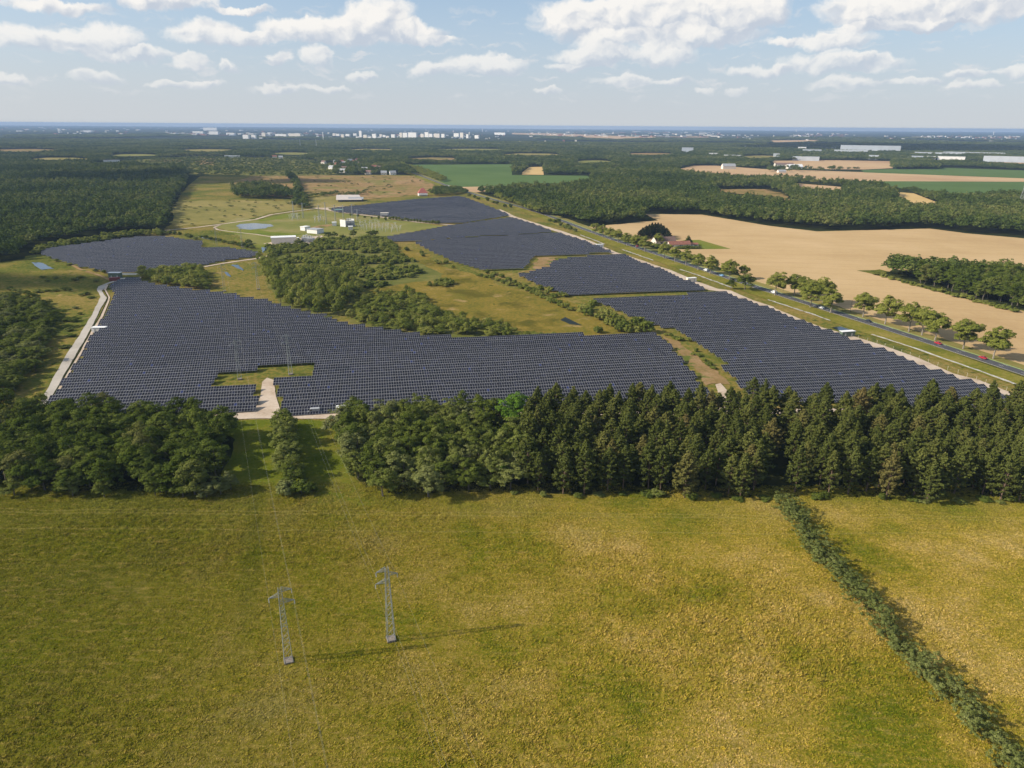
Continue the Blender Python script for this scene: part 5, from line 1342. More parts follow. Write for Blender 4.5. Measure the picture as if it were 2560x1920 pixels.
# agricultural shed with a big pale roof
sp = at(*Z2([(815, 872)])[0])
sh = thing('farm_shed', 'broad shed with a huge pale sloping roof beyond the substation', 'shed', tuple(sp), 0.15)
b = MB(); b.poly([(-22, -14, 3.2), (20, -14, 3.2), (14, 22, 8.0), (-24, 22, 8.0)]); b.poly([(-22, -14, 2.9), (-24, 22, 7.7), (14, 22, 7.7), (20, -14, 2.9)]); b.poly([(-22, -14, 2.9), (20, -14, 2.9), (20, -14, 3.2), (-22, -14, 3.2)]); b.build('roof', principled('pale_sheet_roof', (0.50, 0.45, 0.40), 0.8, var=0.08, vscale=0.2), sh)
b = MB(); b.box((-2, 4, 1.4), (34, 30, 3.0)); b.build('wall', M_DARK, sh)
sp = at(*Z2([(865, 872)])[0]); house('dark_hall', 'dark low hall at the right end of the big pale roof', 'shed', sp, 0.2, 24, 14, 3.4, 6.2, M_DARK, M_GREYROOF, windows=0)

def bldg(name, label, cat, o_, x0, x1, yt, yb, wall, roof, deep=None, group=None, rz=None, turn=0.0, low=0.0, bands=0):
    """flat-roofed building that fills the given box of a 3.456x enlargement; walls, roof and window bands are parts"""
    c = at(o_[0] + (x0 + x1) / 2 / 3.456, o_[1] + yb / 3.456)
    k = depth_at(c) / FPX / 3.456
    w = (x1 - x0) * k; h = (yb - yt) * k
    d = deep or min(max(w * 0.45, 8), 26)
    rz = math.atan2(-c.x, c.y) + turn if rz is None else rz
    root = thing(name, label, cat, (c.x, c.y, -low), rz, group)
    hh = h + low
    b = MB(); b.box((0, d / 2, hh / 2 - 0.5), (w, d, hh + 1)); b.build('wall', wall, root)
    b = MB(); b.box((0, d / 2, hh + 0.35), (w + 0.6, d + 0.6, 0.7)); b.build('roof', roof, root)
    for j in range(bands):
        m = MB(); m.box((0, 0, 0), (w * 0.9, 0.2, hh * 0.35 / bands)); m.build('window_band', M_WINDOW, root, (0, -0.06, hh * (j + 0.6) / bands))
    return root
cab = lambda lb, px, rz, s, wall, roof, lift=0.0: cabin(lb, at(*px), rz, s, wall, roof)
def cabin(label, p, rz, s, wall, roof):
    root = thing('transformer_cabin', label, 'cabin', (p.x, p.y, 0), rz)
    b = MB(); b.box((0, 0, s[2] / 2 - 0.1), s); b.build('wall', wall, root)
    b = MB(); b.box((0, 0, s[2] + 0.14), (s[0] + 0.4, s[1] + 0.4, 0.18)); b.build('roof', roof, root)
    d = MB(); d.box((0, 0, 0), (1.0, 0.08, 2.0))
    dm = d.mesh('door', M_STEEL)
    link('door', dm, root, (-s[0] * 0.25, -s[1] / 2 - 0.03, 1.1)); link('door', dm, root, (s[0] * 0.25, -s[1] / 2 - 0.03, 1.1))
    return root
cab('white roofed transformer cabin half hidden by trees in front of the near field', (862, 1032), ROWAZ, (6.6, 2.6, 3.0), M_CREAM, M_WHITEROOF)
cab('white roofed transformer cabin at the left edge of the near field by the gravel road', (250, 829), ROWAZ - 0.15, (8.0, 3.2, 2.8), M_WHITEW, M_WHITEROOF)
cab('small pale cabin on the right edge of the second solar field', Z3([(1548, 1568)])[0], ROWAZ + 0.1, (8.0, 3.0, 3.0), M_CREAM, M_WHITEROOF)
cab('small pale cabin on the right edge of the third solar field', Z3([(755, 1272)])[0], ROWAZ + 0.1, (8.0, 3.0, 3.0), M_WHITEW, M_WHITEROOF)
cab('grey cabin with a pale roof beside the upper edge of the right field', Z8([(680, 828)])[0], ROWAZ + 0.05, (9.0, 3.0, 3.0), M_GREENBOX, M_WHITEROOF)
cab('green cabin with a flat pale roof where the gravel road meets the far left field', Z1([(1000, 1535)])[0], 0.05, (9.5, 4, 4.2), M_GREENBOX, M_WHITEROOF)
cab('small grey cabin on the sand track beside the farthest solar field', Z2([(1112, 1004)])[0], 0.0, (11, 5, 4.6), M_GREYROOF, M_CREAM)
# red container and green truck-like tank near the tracks
cp = at(*Z1([(993, 1560)])[0]); ct_ = thing('shipping_container', 'dark red shipping container lying in front of the green cabin', 'container', tuple(cp), 0.35)
b = MB(); b.box((0, 0, 1.35), (7.5, 2.6, 2.6)); b.build('body', M_REDBOX, ct_)
b = MB()
for k in range(13): b.box((-3.6 + 0.6 * k, -1.34, 1.35), (0.25, 0.09, 2.4))
tag(b.build('ribs', M_REDBOX, ct_), kind='stuff')
b = MB(); b.box((3.79, 0, 1.35), (0.08, 2.3, 2.35)); b.build('doors', M_REDBOX, ct_)
# white low fence of panels by the green cabin
fp = thing('panel_fence', 'low fence of white panels along the front of the far left field', 'fence', tuple(at(*Z1([(1110, 1512)])[0])), ROWAZ * 0.3)
pm = MB(); pm.box((0, 0, 0.8), (3.0, 0.06, 1.5)); pme = pm.mesh('panel', M_WHITEROOF); qm = MB(); qm.bar((0, 0, -0.2), (0, 0, 1.8), 0.06); qme = qm.mesh('post', M_STEEL)
for k in range(10):
    link('panel', pme, fp, (-12.5 + 3.1 * k, 0, 0)); link('post', qme, fp, (-14.05 + 3.1 * k, 0, 0))
# long pallets of chalk-white stacked material at the far track corner
tk = thing('parked_lorry', 'pale turquoise lorry parked on the sand track at the tip of the farthest field', 'lorry', tuple(at(*Z2([(715, 962)])[0])), -0.05)
b = MB(); b.box((1.5, 0, 2.0), (11, 2.5, 2.6)); b.build('box_body', principled('turquoise_paint', (0.25, 0.42, 0.40), 0.6), tk)
b = MB(); b.box((-5.4, 0, 1.6), (2.2, 2.4, 2.4)); b.build('cab', principled('turquoise_cab', (0.20, 0.36, 0.36), 0.5), tk)
wmb = MB(); wmb.bar((0, -1.3, 0), (0, 1.3, 0), 0.5, 10); wme = wmb.mesh('wheel', M_DARK)
for x in (-5.2, 1.5, 4.5, 6.0): link('wheel', wme, tk, (x, 0, 0.5))

# substation -----------------------------------------------------------------------
bldg('substation_building', 'long low white building with a pale roof beside the gravel yard', 'building', Z2, 140, 345, 1192, 1238, M_CREAM, M_WHITEROOF, deep=12, rz=0.32, bands=0)
bldg('substation_building', 'small white flat roofed building left of the grey roofed one in the substation', 'building', Z2, 377, 430, 1100, 1128, M_WHITEW, M_WHITEROOF, deep=9, rz=-0.5)
bldg('substation_building', 'cream building with a pale grey roof in the middle of the substation grass', 'building', Z2, 428, 540, 1122, 1152, M_WHITEW, M_GREYROOF, deep=12, rz=-0.45)
bldg('substation_building', 'tiny white kiosk left of the white fire walls', 'kiosk', Z2, 660, 695, 1062, 1086, M_WHITEW, M_WHITEROOF, deep=6)
bldg('substation_building', 'tiny cream kiosk in front of the switchgear', 'kiosk', Z2, 800, 837, 1098, 1122, M_CREAM, M_WHITEROOF, deep=6)
bldg('substation_building', 'small white hut right of the long white building', 'hut', Z2, 330, 345, 1205, 1222, M_WHITEW, M_WHITEROOF, deep=4)
bldg('substation_building', 'small white kiosk beside the transformers on the gravel yard', 'hut', Z2, 357, 372, 1196, 1218, M_WHITEW, M_WHITEROOF, deep=4)
for (x0, x1, yt, yb, lb) in ((722, 784, 1036, 1094, 'front of two big white fire walls in the substation'), (800, 856, 1026, 1058, 'rear of two big white fire walls in the substation')):
    c = at(640 + (x0 + x1) / 2 / 3.456, 250 + yb / 3.456); k = depth_at(c) / FPX / 3.456
    root = thing('fire_wall', lb, 'wall', tuple(c), -0.5)
    m = MB(); m.box((0, 0, (yb - yt) * k / 2), ((x1 - x0) * k / 2 - 0.2, 0.7, (yb - yt) * k)); me = m.mesh('slab', M_WHITEROOF)
    for s in (-1, 1): link('slab', me, root, (s * (x1 - x0) * k / 4, 0, 0))
def transformer(lb, px, s=1.0):
    root = thing('power_transformer', lb, 'transformer', tuple(at(*px)), random.uniform(-0.3, 0.3))
    m = MB(); m.box((0, 0, 2.4 * s), (7 * s, 3.4 * s, 4.0 * s)); m.build('tank', M_GREYROOF, root)
    m = MB(); m.box((0, 0, 0.2), (9 * s, 5 * s, 0.5)); m.build('base', M_CONCRETE, root)
    r_ = MB(); r_.box((0, 0, 2.2 * s), (0.35, 1.2 * s, 3.2 * s)); rm = r_.mesh('radiator', M_STEEL)
    for k in range(5): link('radiator', rm, root, (-2.6 * s + 1.3 * s * k, -2.4 * s, 0))
    u = MB(); u.bar((0, 0, 0), (0, 0, 2.2 * s), 0.22, 6, 0.10); um = u.mesh('bushing', M_CREAM)
    for k in range(3): link('bushing', um, root, (-2 * s + 2 * s * k, 0.4, 4.4 * s))
    m = MB(); m.bar((-3 * s, 0.9 * s, 5.4 * s), (1 * s, 0.9 * s, 5.4 * s), 0.5 * s, 8); m.build('oil_tank', M_STEEL, root)
    return root
transformer('grey power transformer behind the right ends of the white fire walls', Z2([(815, 1088)])[0], 1.5)
transformer('left grey transformer on the gravel yard beside the long white building', Z2([(430, 1222)])[0], 1.1)
transformer('right grey transformer on the gravel yard beside the long white building', Z2([(475, 1230)])[0], 1.1)
# switchgear posts: each a small thing
m = MB(); m.bar((0, 0, -0.2), (0, 0, 3.0), 0.17, 5); pst = m.mesh('support', M_STEEL)
m = MB(); m.bar((0, 0, 3.0), (0, 0, 5.6), 0.18, 6, 0.12); ins = m.mesh('insulator', M_CREAM)
m = MB(); m.bar((-1.6, 0, 5.7), (1.6, 0, 5.7), 0.14, 5); crs = m.mesh('busbar', M_STEEL)
area = W(Z2([(865, 1110), (890, 1075), (1000, 1065), (1240, 1100), (1270, 1135), (1180, 1150), (1000, 1140), (870, 1125)]))
r = np.random.default_rng(8)
def post(p, s, lb, grp):
    root = thing('switchgear_post', lb, 'post', (p[0], p[1], 0), r.uniform(-0.2, 0.2), grp); root.scale = (s, s, s)
    link('support', pst, root); link('insulator', ins, root); link('busbar', crs, root)
for x, y in scatter(area, 7.2, 12, 0.25): post((x, y), r.uniform(0.6, 1.05), 'slim grey switchgear post with insulator in the right half of the substation', 'switchgear posts')
for x, y in scatter(W(Z2([(270, 1040), (300, 1015), (380, 1015), (375, 1040)])), 6.5, 13, 0.25): post((x, y), r.uniform(0.8, 1.3), 'slim switchgear post at the far left of the substation', 'switchgear posts at the far left')
for x, y in scatter(W(Z2([(490, 1060), (500, 1035), (560, 1030), (600, 1050), (560, 1062)])), 8.5, 14, 0.25): post((x, y), r.uniform(0.8, 1.3), 'slim switchgear post at the back of the substation', 'switchgear posts at the back')
for x, y in scatter(W(Z2([(415, 1200), (560, 1180), (570, 1205), (480, 1235)])), 8.0, 15, 0.25): post((x, y), r.uniform(0.7, 1.1), 'slim switchgear post on the gravel yard beside the transformers', 'switchgear posts on the yard')
def lattice(root, h, b0, t0, n, rl, rb, mat, parts=True):
    """four tapering legs and zigzag bracing"""
    cs = [(-1, -1), (1, -1), (1, 1), (-1, 1)]
    def pt(c, z):
        f = z / h; wdt = b0 + (t0 - b0) * f
        return Vector((c[0] * wdt, c[1] * wdt, z))
    for c in cs:
        m = MB(); m.bar(pt(c, -0.2), pt(c, h), rl, 4); m.build('leg', mat, root)
    br = MB()
    z = 0.35
    zs = [z]
    while z < h - 0.5:
        f = z / h; z += (b0 + (t0 - b0) * f) * 2 * 1.02; zs.append(min(z, h))
    for i in range(len(zs) - 1):
        for k in range(4):
            a, c = cs[k], cs[(k + 1) % 4]
            br.bar(pt(a, zs[i]), pt(c, zs[i + 1]), rb, 3, caps=False)
            if i % 2: br.bar(pt(c, zs[i]), pt(a, zs[i + 1]), rb * 0.8, 3, caps=False)
            if i % 3 == 0: br.bar(pt(a, zs[i]), pt(c, zs[i]), rb, 3, caps=False)
    tag(br.build('bracing', mat, root), kind='stuff')
for k, (pp, h, lb) in enumerate([((328, 1018), 22, 'lattice mast at the far left of the substation'), ((408, 1020), 20, 'second lattice mast from the left in the substation'), ((548, 1040), 20, 'lattice mast left of the tallest one in the substation'), ((608, 1068), 27, 'tallest lattice mast in the middle of the substation'),
                                 ((688, 1070), 24, 'lattice mast just left of the white fire walls'), ((757, 1030), 19, 'slim mast behind the front white fire wall'), ((834, 1022), 19, 'slim mast behind the rear white fire wall'), ((878, 1050), 16, 'slim mast right of the white fire walls')]):
    root = thing('lattice_mast', lb, 'mast', tuple(at(*Z2([pp])[0])), 0.2)
    lattice(root, h, 1.0, 0.35, 0, 0.13, 0.07, M_STEEL)
    m = MB(); m.bar((-4, 0, h - 1), (4, 0, h - 1), 0.14, 4); m.build('cross_arm', M_STEEL, root)

# village, farms and works ------------------------------------------------------------
VH = Z2([(585, 550), (740, 545), (762, 560), (812, 535), (652, 596), (750, 626), (762, 604), (880, 530), (940, 612), (970, 640), (1020, 592), (1105, 645), (1182, 645), (162, 500), (215, 505), (1060, 600), (700, 570), (690, 545), (905, 560), (850, 545)])
for k, pp in enumerate(VH):
    p = at(*pp); white = k in (12, 4, 3)
    lb = {12: 'white walled house nearest the heath at the right end of the village', 4: 'white house at the left edge of the village'}.get(k, 'pale house with a brownish roof among the village trees')
    house('village_house', lb, 'house', p, random.uniform(-0.6, 0.6), random.uniform(13, 18), 9.5, 5.0, 9.8, M_WHITEW if white else M_CREAM, [M_BROWNTILE, M_TILE, M_GREYROOF][k % 3] if not white else M_GREYROOF, group='houses of the village' if k not in (12, 4) else None, windows=2)
bldg('works_building', 'low pale building at the foot of the woods on the far left', 'building', Z1, 905, 1030, 523, 545, M_WHITEW, M_GREYROOF, deep=16)
bldg('works_building', 'long low pale building before the woods beyond the scrub heath', 'building', Z1, 1945, 2070, 483, 496, M_WHITEW, M_WHITEROOF, deep=14)
for k, (o_, x0, x1, yt, yb, lb) in enumerate([
    (Z1, 1980, 2060, 364, 377, 'small bright white shed in the left woods'), (Z1, 1690, 2030, 344, 356, 'long blue grey roofed works in the left woods'),
    (Z3, 1465, 1562, 414, 460, 'white mill building among the trees right of the centre'), (Z3, 1680, 1817, 462, 487, 'white warehouse below the white mill'), (Z3, 565, 640, 382, 400, 'white sheds in the woods right of the centre'),
    (Z3, 2010, 2212, 402, 420, 'long pale warehouse right of the white mill'), (Z3, 1830, 1975, 478, 506, 'low pale works building between the white warehouse and the far fields'),
    (Z4, 640, 1110, 398, 458, 'biggest long white warehouse on the right'), (Z4, 580, 845, 434, 468, 'pale warehouse in front of the left half of the biggest one'), (Z4, 258, 325, 408, 438, 'white works building left of the biggest warehouse'), (Z4, 300, 452, 430, 462, 'long white hall left of the biggest warehouse'),
    (Z4, 215, 432, 493, 526, 'white hall at the edge of the far tan field'), (Z4, 505, 578, 414, 436, 'small dark hall touching the left end of the biggest warehouse'), (Z4, 870, 948, 480, 512, 'small white building below the biggest warehouse'), (Z4, 1240, 1330, 486, 520, 'white hall right of the dark far copse'),
    (Z4, 1370, 1440, 488, 514, 'white hall next to the dark far copse, further right'), (Z4, 1285, 1640, 456, 488, 'long white warehouse at the right, left half of the rear row'), (Z4, 1545, 2000, 455, 484, 'long white warehouse at the right, right half of the rear row'), (Z4, 1475, 1682, 490, 522, 'pale hall in front of the rear row of warehouses'),
    (Z4, 1888, 2260, 492, 538, 'white warehouse cut by the right edge of the view'), (Z4, 45, 97, 464, 490, 'small white building at the left end of the works area'), (Z4, 1150, 1240, 496, 516, 'low white hall just left of the dark far copse')]):
    bldg('warehouse', lb, 'warehouse', o_, x0, x1, yt, yb, M_SHEETW if k % 3 else M_WHITEW, M_SHEETR if k % 2 else M_GREYROOF, low=0, deep=None)
house('farmhouse', 'pale farmhouse standing alone on the distant tan field', 'house', at(*Z3([(1868, 597)])[0]), 0.1, 40, 16, 9, 16, M_CREAM, M_GREYROOF, windows=0)
house('farm_hall', 'pale round roofed farm hall on the distant field', 'barn', at(*Z4([(225, 592)])[0]), 0.1, 48, 20, 6, 13, M_CREAM, M_WHITEROOF, windows=0)
house('farm_hall', 'small grey farm hall at the left of the distant field farm', 'barn', at(*Z4([(115, 628)])[0]), 0.1, 22, 12, 4, 8, M_CREAM, M_GREYROOF, windows=0)
house('farm_hall', 'dark roofed long farm hall left of the round roofed one', 'barn', at(*Z4([(135, 572)])[0]), 0.0, 60, 18, 6, 11, M_CREAM, M_BROWNTILE, windows=0)
# the city on the plain
CITY = [(735, 762, 300, 336), (838, 870, 291, 310), (890, 915, 270, 322), (925, 960, 304, 342), (960, 1000, 318, 336), (1000, 1040, 296, 332), (1065, 1090, 298, 316), (1092, 1120, 304, 320), (1165, 1202, 299, 326), (1238, 1264, 286, 330), (1262, 1310, 286, 324), (1308, 1392, 284, 330), (1418, 1452, 295, 326), (1454, 1492, 281, 325), (1490, 1526, 295, 326),
        (1530, 1590, 293, 325), (1598, 1631, 295, 324), (1704, 1756, 290, 323), (1760, 1793, 285, 326), (1813, 1836, 298, 330), (1885, 1925, 306, 332), (660, 690, 290, 308), (690, 722, 293, 310), (770, 810, 295, 312), (50, 84, 285, 325), (84, 125, 292, 325), (160, 270, 296, 322), (275, 392, 292, 320), (2050, 2160, 283, 300), (1340, 1385, 296, 330), (1120, 1150, 312, 328), (860, 890, 318, 334)]
POS = ['left part', 'middle part', 'right part']
for k, (x0, x1, yt, yb) in enumerate(CITY):
    big = (x0, x1) == (1308, 1392)
    lb = 'widest white slab block in the middle of the far city' if big else ('tallest slim tower in the left half of the far city' if x0 == 890 else f'pale apartment block in the {POS[min(2, int(x0 / 740))]} of the far city')
    bldg('apartment_block', lb, 'building', Z2, x0, x1, yt, yb, M_WHITEW if k % 3 else M_CREAM, M_WHITEROOF, group=None if big or x0 == 890 else f'city blocks, {POS[min(2, int(x0 / 740))]}', low=0, turn=-0.6)
for k, (o_, x0, x1, yt, yb) in enumerate([(Z1, 2095, 2150, 303, 334), (Z1, 2170, 2212, 305, 334), (Z1, 1750, 1880, 240, 263), (Z1, 1800, 1890, 273, 298), (Z1, 1950, 2030, 285, 302), (Z1, 1660, 1760, 272, 290), (Z1, 500, 520, 248, 275), (Z1, 720, 790, 262, 278), (Z1, 140, 190, 264, 276)]):
    bldg('apartment_block', 'pale block in the town at the left on the far plain', 'building', o_, x0, x1, yt, yb, M_WHITEW, M_WHITEROOF, group='town blocks at the left', low=0, turn=-0.6)
for k, (o_, xc, yt, yb, wpx, lb) in enumerate([(Z2, 583, 282, 342, 9, 'slim white water tower at the left of the far city'), (Z2, 1845, 280, 330, 9, 'slim white chimney at the right end of the far city'), (Z2, 1957, 250, 276, 6, 'thin far tower right of the city'), (Z2, 2033, 222, 243, 7, 'tiny tower near the horizon right of the city'),
     (Z3, 1472, 246, 265, 5, 'tiny pale tower near the horizon at the right of the centre'), (Z4, 245, 257, 276, 7, 'tiny pale tower near the horizon left of the biggest warehouse'), (Z4, 1949, 275, 299, 7, 'tiny pale tower near the horizon at the right'), (Z3, 2055, 332, 352, 8, 'mushroom shaped water tower far right of the centre'), (Z2, 1706, 262, 278, 5, 'tiny tower behind the right part of the city'), (Z2, 903, 190, 203, 3, 'thin mast breaking the horizon')]):
    c = at(o_[0] + xc / 3.456, o_[1] + yb / 3.456); kk = depth_at(c) / FPX / 3.456; h = (yb - yt) * kk; wr = wpx * kk / 2
    root = thing('tower', lb, 'tower', tuple(c))
    m = MB(); m.bar((0, 0, -1), (0, 0, h * 0.8), wr, 10, wr * 0.8); m.build('shaft', M_WHITEW, root)
    m = MB(); m.bar((0, 0, h * 0.8), (0, 0, h), wr * 1.15, 10, wr * (1.6 if 'mushroom' in lb else 1.15)); m.build('head', M_WHITEW, root)
for xx, lb in ((384, 'left one of two thin pale masts rising from the woods before the city'), (523, 'right one of two thin pale masts rising from the woods before the city')):
    c = at(640 + xx / 3.456, 250 + 418 / 3.456); root = thing('mast', lb, 'mast', tuple(c)); lattice(root, 46, 1.1, 0.5, 0, 0.35, 0.16, M_STEEL)
# specks of far settlement on the plain
r = np.random.default_rng(44); m = MB()
for (xa, xb, ya, yb, n, s0, s1) in ((0, 1300, 322, 345, 150, 10, 45), (420, 820, 336, 342, 70, 20, 70), (1300, 1800, 326, 342, 110, 15, 110), (1800, 2560, 335, 348, 70, 12, 50), (2300, 2560, 336, 341, 50, 12, 50), (1980, 2120, 330, 338, 40, 12, 60), (640, 1250, 338, 350, 60, 10, 40), (1300, 1500, 352, 368, 14, 10, 22), (0, 640, 316, 330, 40, 20, 70)):
    for _ in range(n):
        px = r.uniform(xa, xb); py = r.uniform(ya, yb) + (px - 1280) * 0.0068 * 0.6
        p = at(px, py); s = r.uniform(s0, s1)
        h = r.uniform(7, 13)
        m.box((p.x, p.y, h / 2 - 0.5), (s, s * r.uniform(0.4, 0.9), h + 1), r.uniform(-0.4, 0.4), m=int(r.integers(0, 3)))
tag(m.build('distant_settlement', [M_WHITEW, M_CREAM, M_TILE]), 'scattered pale specks of houses and works on the far plain', 'town', kind='stuff')

# ------------------------------------------------------------------ pylons and wires
LINE_D = Vector((-83.5, 198.3, 0)); A_DIR = Vector((LINE_D.y, -LINE_D.x, 0)).normalized()
M_PYLON = principled('weathered_steel', (0.25, 0.275, 0.27), 0.6, metal=0.2)
M_BASE = principled('weathered_concrete', (0.20, 0.165, 0.135), 0.9, var=0.2, vscale=1.5)
M_WIRE = principled('conductor', (0.42, 0.40, 0.34), 0.5, metal=0.5)
def pylon(p, arms, label, h=21.0):
    root = thing('power_pylon', label, 'pylon', (p[0], p[1], 0), math.atan2(A_DIR.y, A_DIR.x))
    lattice(root, h, 0.95, 0.36, 0, 0.062, 0.036, M_PYLON)
    m = MB(); m.box((0, 0, -0.02), (2.2, 2.2, 0.55)); m.build('concrete_base', M_BASE, root)
    tips = []
    for s, z, L in arms:
        m = MB()
        for y in (-0.32, 0.32):
            m.bar((0.3 * s, y, z), (s * L, 0, z - 0.0), 0.06, 4); m.bar((0.3 * s, y, z + 0.95), (s * L, 0, z + 0.05), 0.055, 4)
            m.bar((s * L * 0.45, y * 0.62, z), (s * L * 0.45, y * 0.62, z + 0.52), 0.04, 3)
        m.bar((s * L * 0.45, -0.2, z), (s * L * 0.45, 0.2, z), 0.04, 3)
        m.build('cross_arm', M_PYLON, root)
        i = MB()
        for k in range(6): i.bar((s * L, 0, z - 0.12 - 0.19 * k), (s * L, 0, z - 0.24 - 0.19 * k), 0.11, 7, 0.06)
        i.bar((s * L, 0, z), (s * L, 0, z - 1.25), 0.03, 4)
        i.build('insulator', M_STEEL, root)
        q = Vector((p[0], p[1], 0)) + A_DIR * (s * L) + Vector((0, 0, z - 1.25)); tips.append(q)
    return tips
ARMS_B = [(1, 19.7, 2.5), (-1, 18.4, 2.6), (1, 16.6, 2.9)]
ARMS_A = [(-1, 20.0, 2.6), (1, 18.6, 2.5), (-1, 16.8, 2.9)]
PA, PB = Vector((-29.6, 144.0, 0)), Vector((-52.7, 136.1, 0))
NAMES = ['', 'standing in the clearing of the near solar field', 'rising behind the near solar field', 'beyond the wet meadow']
LINES = {}
for nm, P0, arms, side in (('right', PA, ARMS_A, 'right'), ('left', PB, ARMS_B, 'left')):
    tips = [[Vector((P0.x, P0.y, 0)) - LINE_D + A_DIR * (s * L) + Vector((0, 0, z - 1.25)) for s, z, L in arms]]
    for k in range(4):
        q = P0 + LINE_D * k
        lb = (f'slim grey lattice pylon on the meadow, {side} one of the near pair' if k == 0 else f'thin lattice pylon of the {side} line {NAMES[k]}')
        tips.append(pylon(q, arms, lb, 21.0 if nm == 'right' else 20.6))
    for j in range(3):
        m = MB()
        for a, b in zip(tips, tips[1:]):
            n = 14; prev = None
            for i in range(n + 1):
                f = i / n; pt = a[j].lerp(b[j], f) - Vector((0, 0, 3.4 * 4 * f * (1 - f)))
                if prev is not None: m.bar(prev, pt, 0.011, 4, caps=False)
                prev = pt
        where = ('upper ' if j == 0 else 'middle ' if j == 1 else 'lower ')
        tag(m.build('power_line', M_WIRE), f'{where}conductor of the {side} power line crossing the meadow', 'power line', 'conductors of the power lines')
# one big pylon at the right edge
root = thing('power_pylon', 'large grey pylon rising from the wood at the right edge of the view', 'pylon', tuple(at(*Z4([(2190, 925)])[0])), 0.3)
lattice(root, 48, 4.2, 0.9, 0, 0.32, 0.16, M_STEEL)
for z, L in ((46, 5), (40, 7), (33, 6)):
    m = MB(); m.bar((-L, 0, z), (L, 0, z), 0.3, 4); m.bar((-L, 0, z), (0, 0, z + 2.5), 0.2, 4); m.bar((L, 0, z), (0, 0, z + 2.5), 0.2, 4); m.build('cross_arm', M_STEEL, root)

# ------------------------------------------------------------------ vehicles
def car(label, p, rz, paint, kind='car', s=1.0):
    root = thing('car' if kind == 'car' else 'van', label, kind, (p.x, p.y, 0.07), rz)
    wd = 0.86
    if kind == 'car':
        prof = [(-2.05, 0.32), (-2.1, 0.72), (-1.85, 0.93), (-1.25, 1.02), (-0.55, 1.42), (0.75, 1.46), (1.55, 1.05), (2.0, 0.95), (2.08, 0.60), (2.05, 0.32)]
        glass = [(-1.12, 1.03), (-0.50, 1.38), (0.72, 1.41), (1.42, 1.05)]
    else:
        prof = [(-2.6, 0.35), (-2.62, 0.95), (-1.95, 1.15), (-1.45, 1.95), (-1.1, 2.12), (2.55, 2.12), (2.62, 1.8), (2.62, 0.35)]
        glass = [(-1.93, 1.20), (-1.42, 1.92), (-0.6, 1.92), (-0.6, 1.22)]; wd = 0.98
    def extr(pr, w0, w1f, m, zmid):
        n = len(pr); i = len(m.v)
        for sgn in (-1, 1):
            for x, z in pr:
                w_ = w0 * (1.0 if z < zmid else w1f)
                m.v.append((x * s, sgn * w_ * s, z * s))
        m.f.append(tuple(i + k for k in range(n))); m.f.append(tuple(i + n + k for k in reversed(range(n))))
        for k in range(n):
            j = (k + 1) % n; m.f.append((i + k, i + n + k, i + n + j, i + j))
        m.m += [0] * (n + 2)
    m = MB(); extr(prof, wd, 0.84 if kind == 'car' else 0.95, m, 1.1); m.build('body', paint, root)
    m = MB(); extr(glass, wd + 0.012, 0.845 if kind == 'car' else 0.955, m, 1.1); m.build('side_windows', M_WINDOW, root)
    m = MB()
    if kind == 'car': m.poly([(-1.2 * s, -0.7 * s, 1.07 * s), (-1.2 * s, 0.7 * s, 1.07 * s), (-0.6 * s, 0.62 * s, 1.41 * s), (-0.6 * s, -0.62 * s, 1.41 * s)][::-1])
    else: m.poly([(-1.97, -0.85, 1.2), (-1.97, 0.85, 1.2), (-1.50, 0.8, 1.92), (-1.50, -0.8, 1.92)][::-1])
    wsd = m.build('windscreen', M_WINDOW, root); wsd.location = (-0.03, 0, 0.03)
    wm_ = MB(); wm_.bar((0, -0.12, 0), (0, 0.12, 0), 0.33 * s, 12); wme_ = wm_.mesh('wheel', M_DARK)
    wx = (1.3, -1.3) if kind == 'car' else (1.6, -1.7)
    for x in wx:
        for sg in (-1, 1): link('wheel', wme_, root, (x * s, sg * (wd - 0.06) * s, 0.33 * s))
    hm = MB(); hm.box((0, 0, 0), (0.06, 0.32, 0.14)); hme = hm.mesh('headlight', M_WHITEROOF)
    for sg in (-1, 1): link('headlight', hme, root, (prof[1][0] * s - 0.01, sg * wd * 0.68 * s, 0.72 * s))
    return root
M_RED = principled('red_car_paint', (0.38, 0.012, 0.025), 0.3); M_DBLUE = principled('dark_car_paint', (0.02, 0.03, 0.045), 0.3)
M_SILV = principled('light_car_paint', (0.62, 0.64, 0.66), 0.35); M_LBLUE = principled('blue_car_paint', (0.20, 0.38, 0.60), 0.35)
def on_road(px, side):
    q = at(*px)
    i = min(range(len(ROAD) - 1), key=lambda k: (ROAD[k] - q).length)
    a, b_ = ROAD[max(0, i - 1)], ROAD[i + 1]; d = (b_ - a).normalized()
    f = (q - a).dot(d); base = a + d * f
    n = Vector((-d.y, d.x, 0))
    return base + n * (1.75 * side), math.atan2(d.y, d.x)
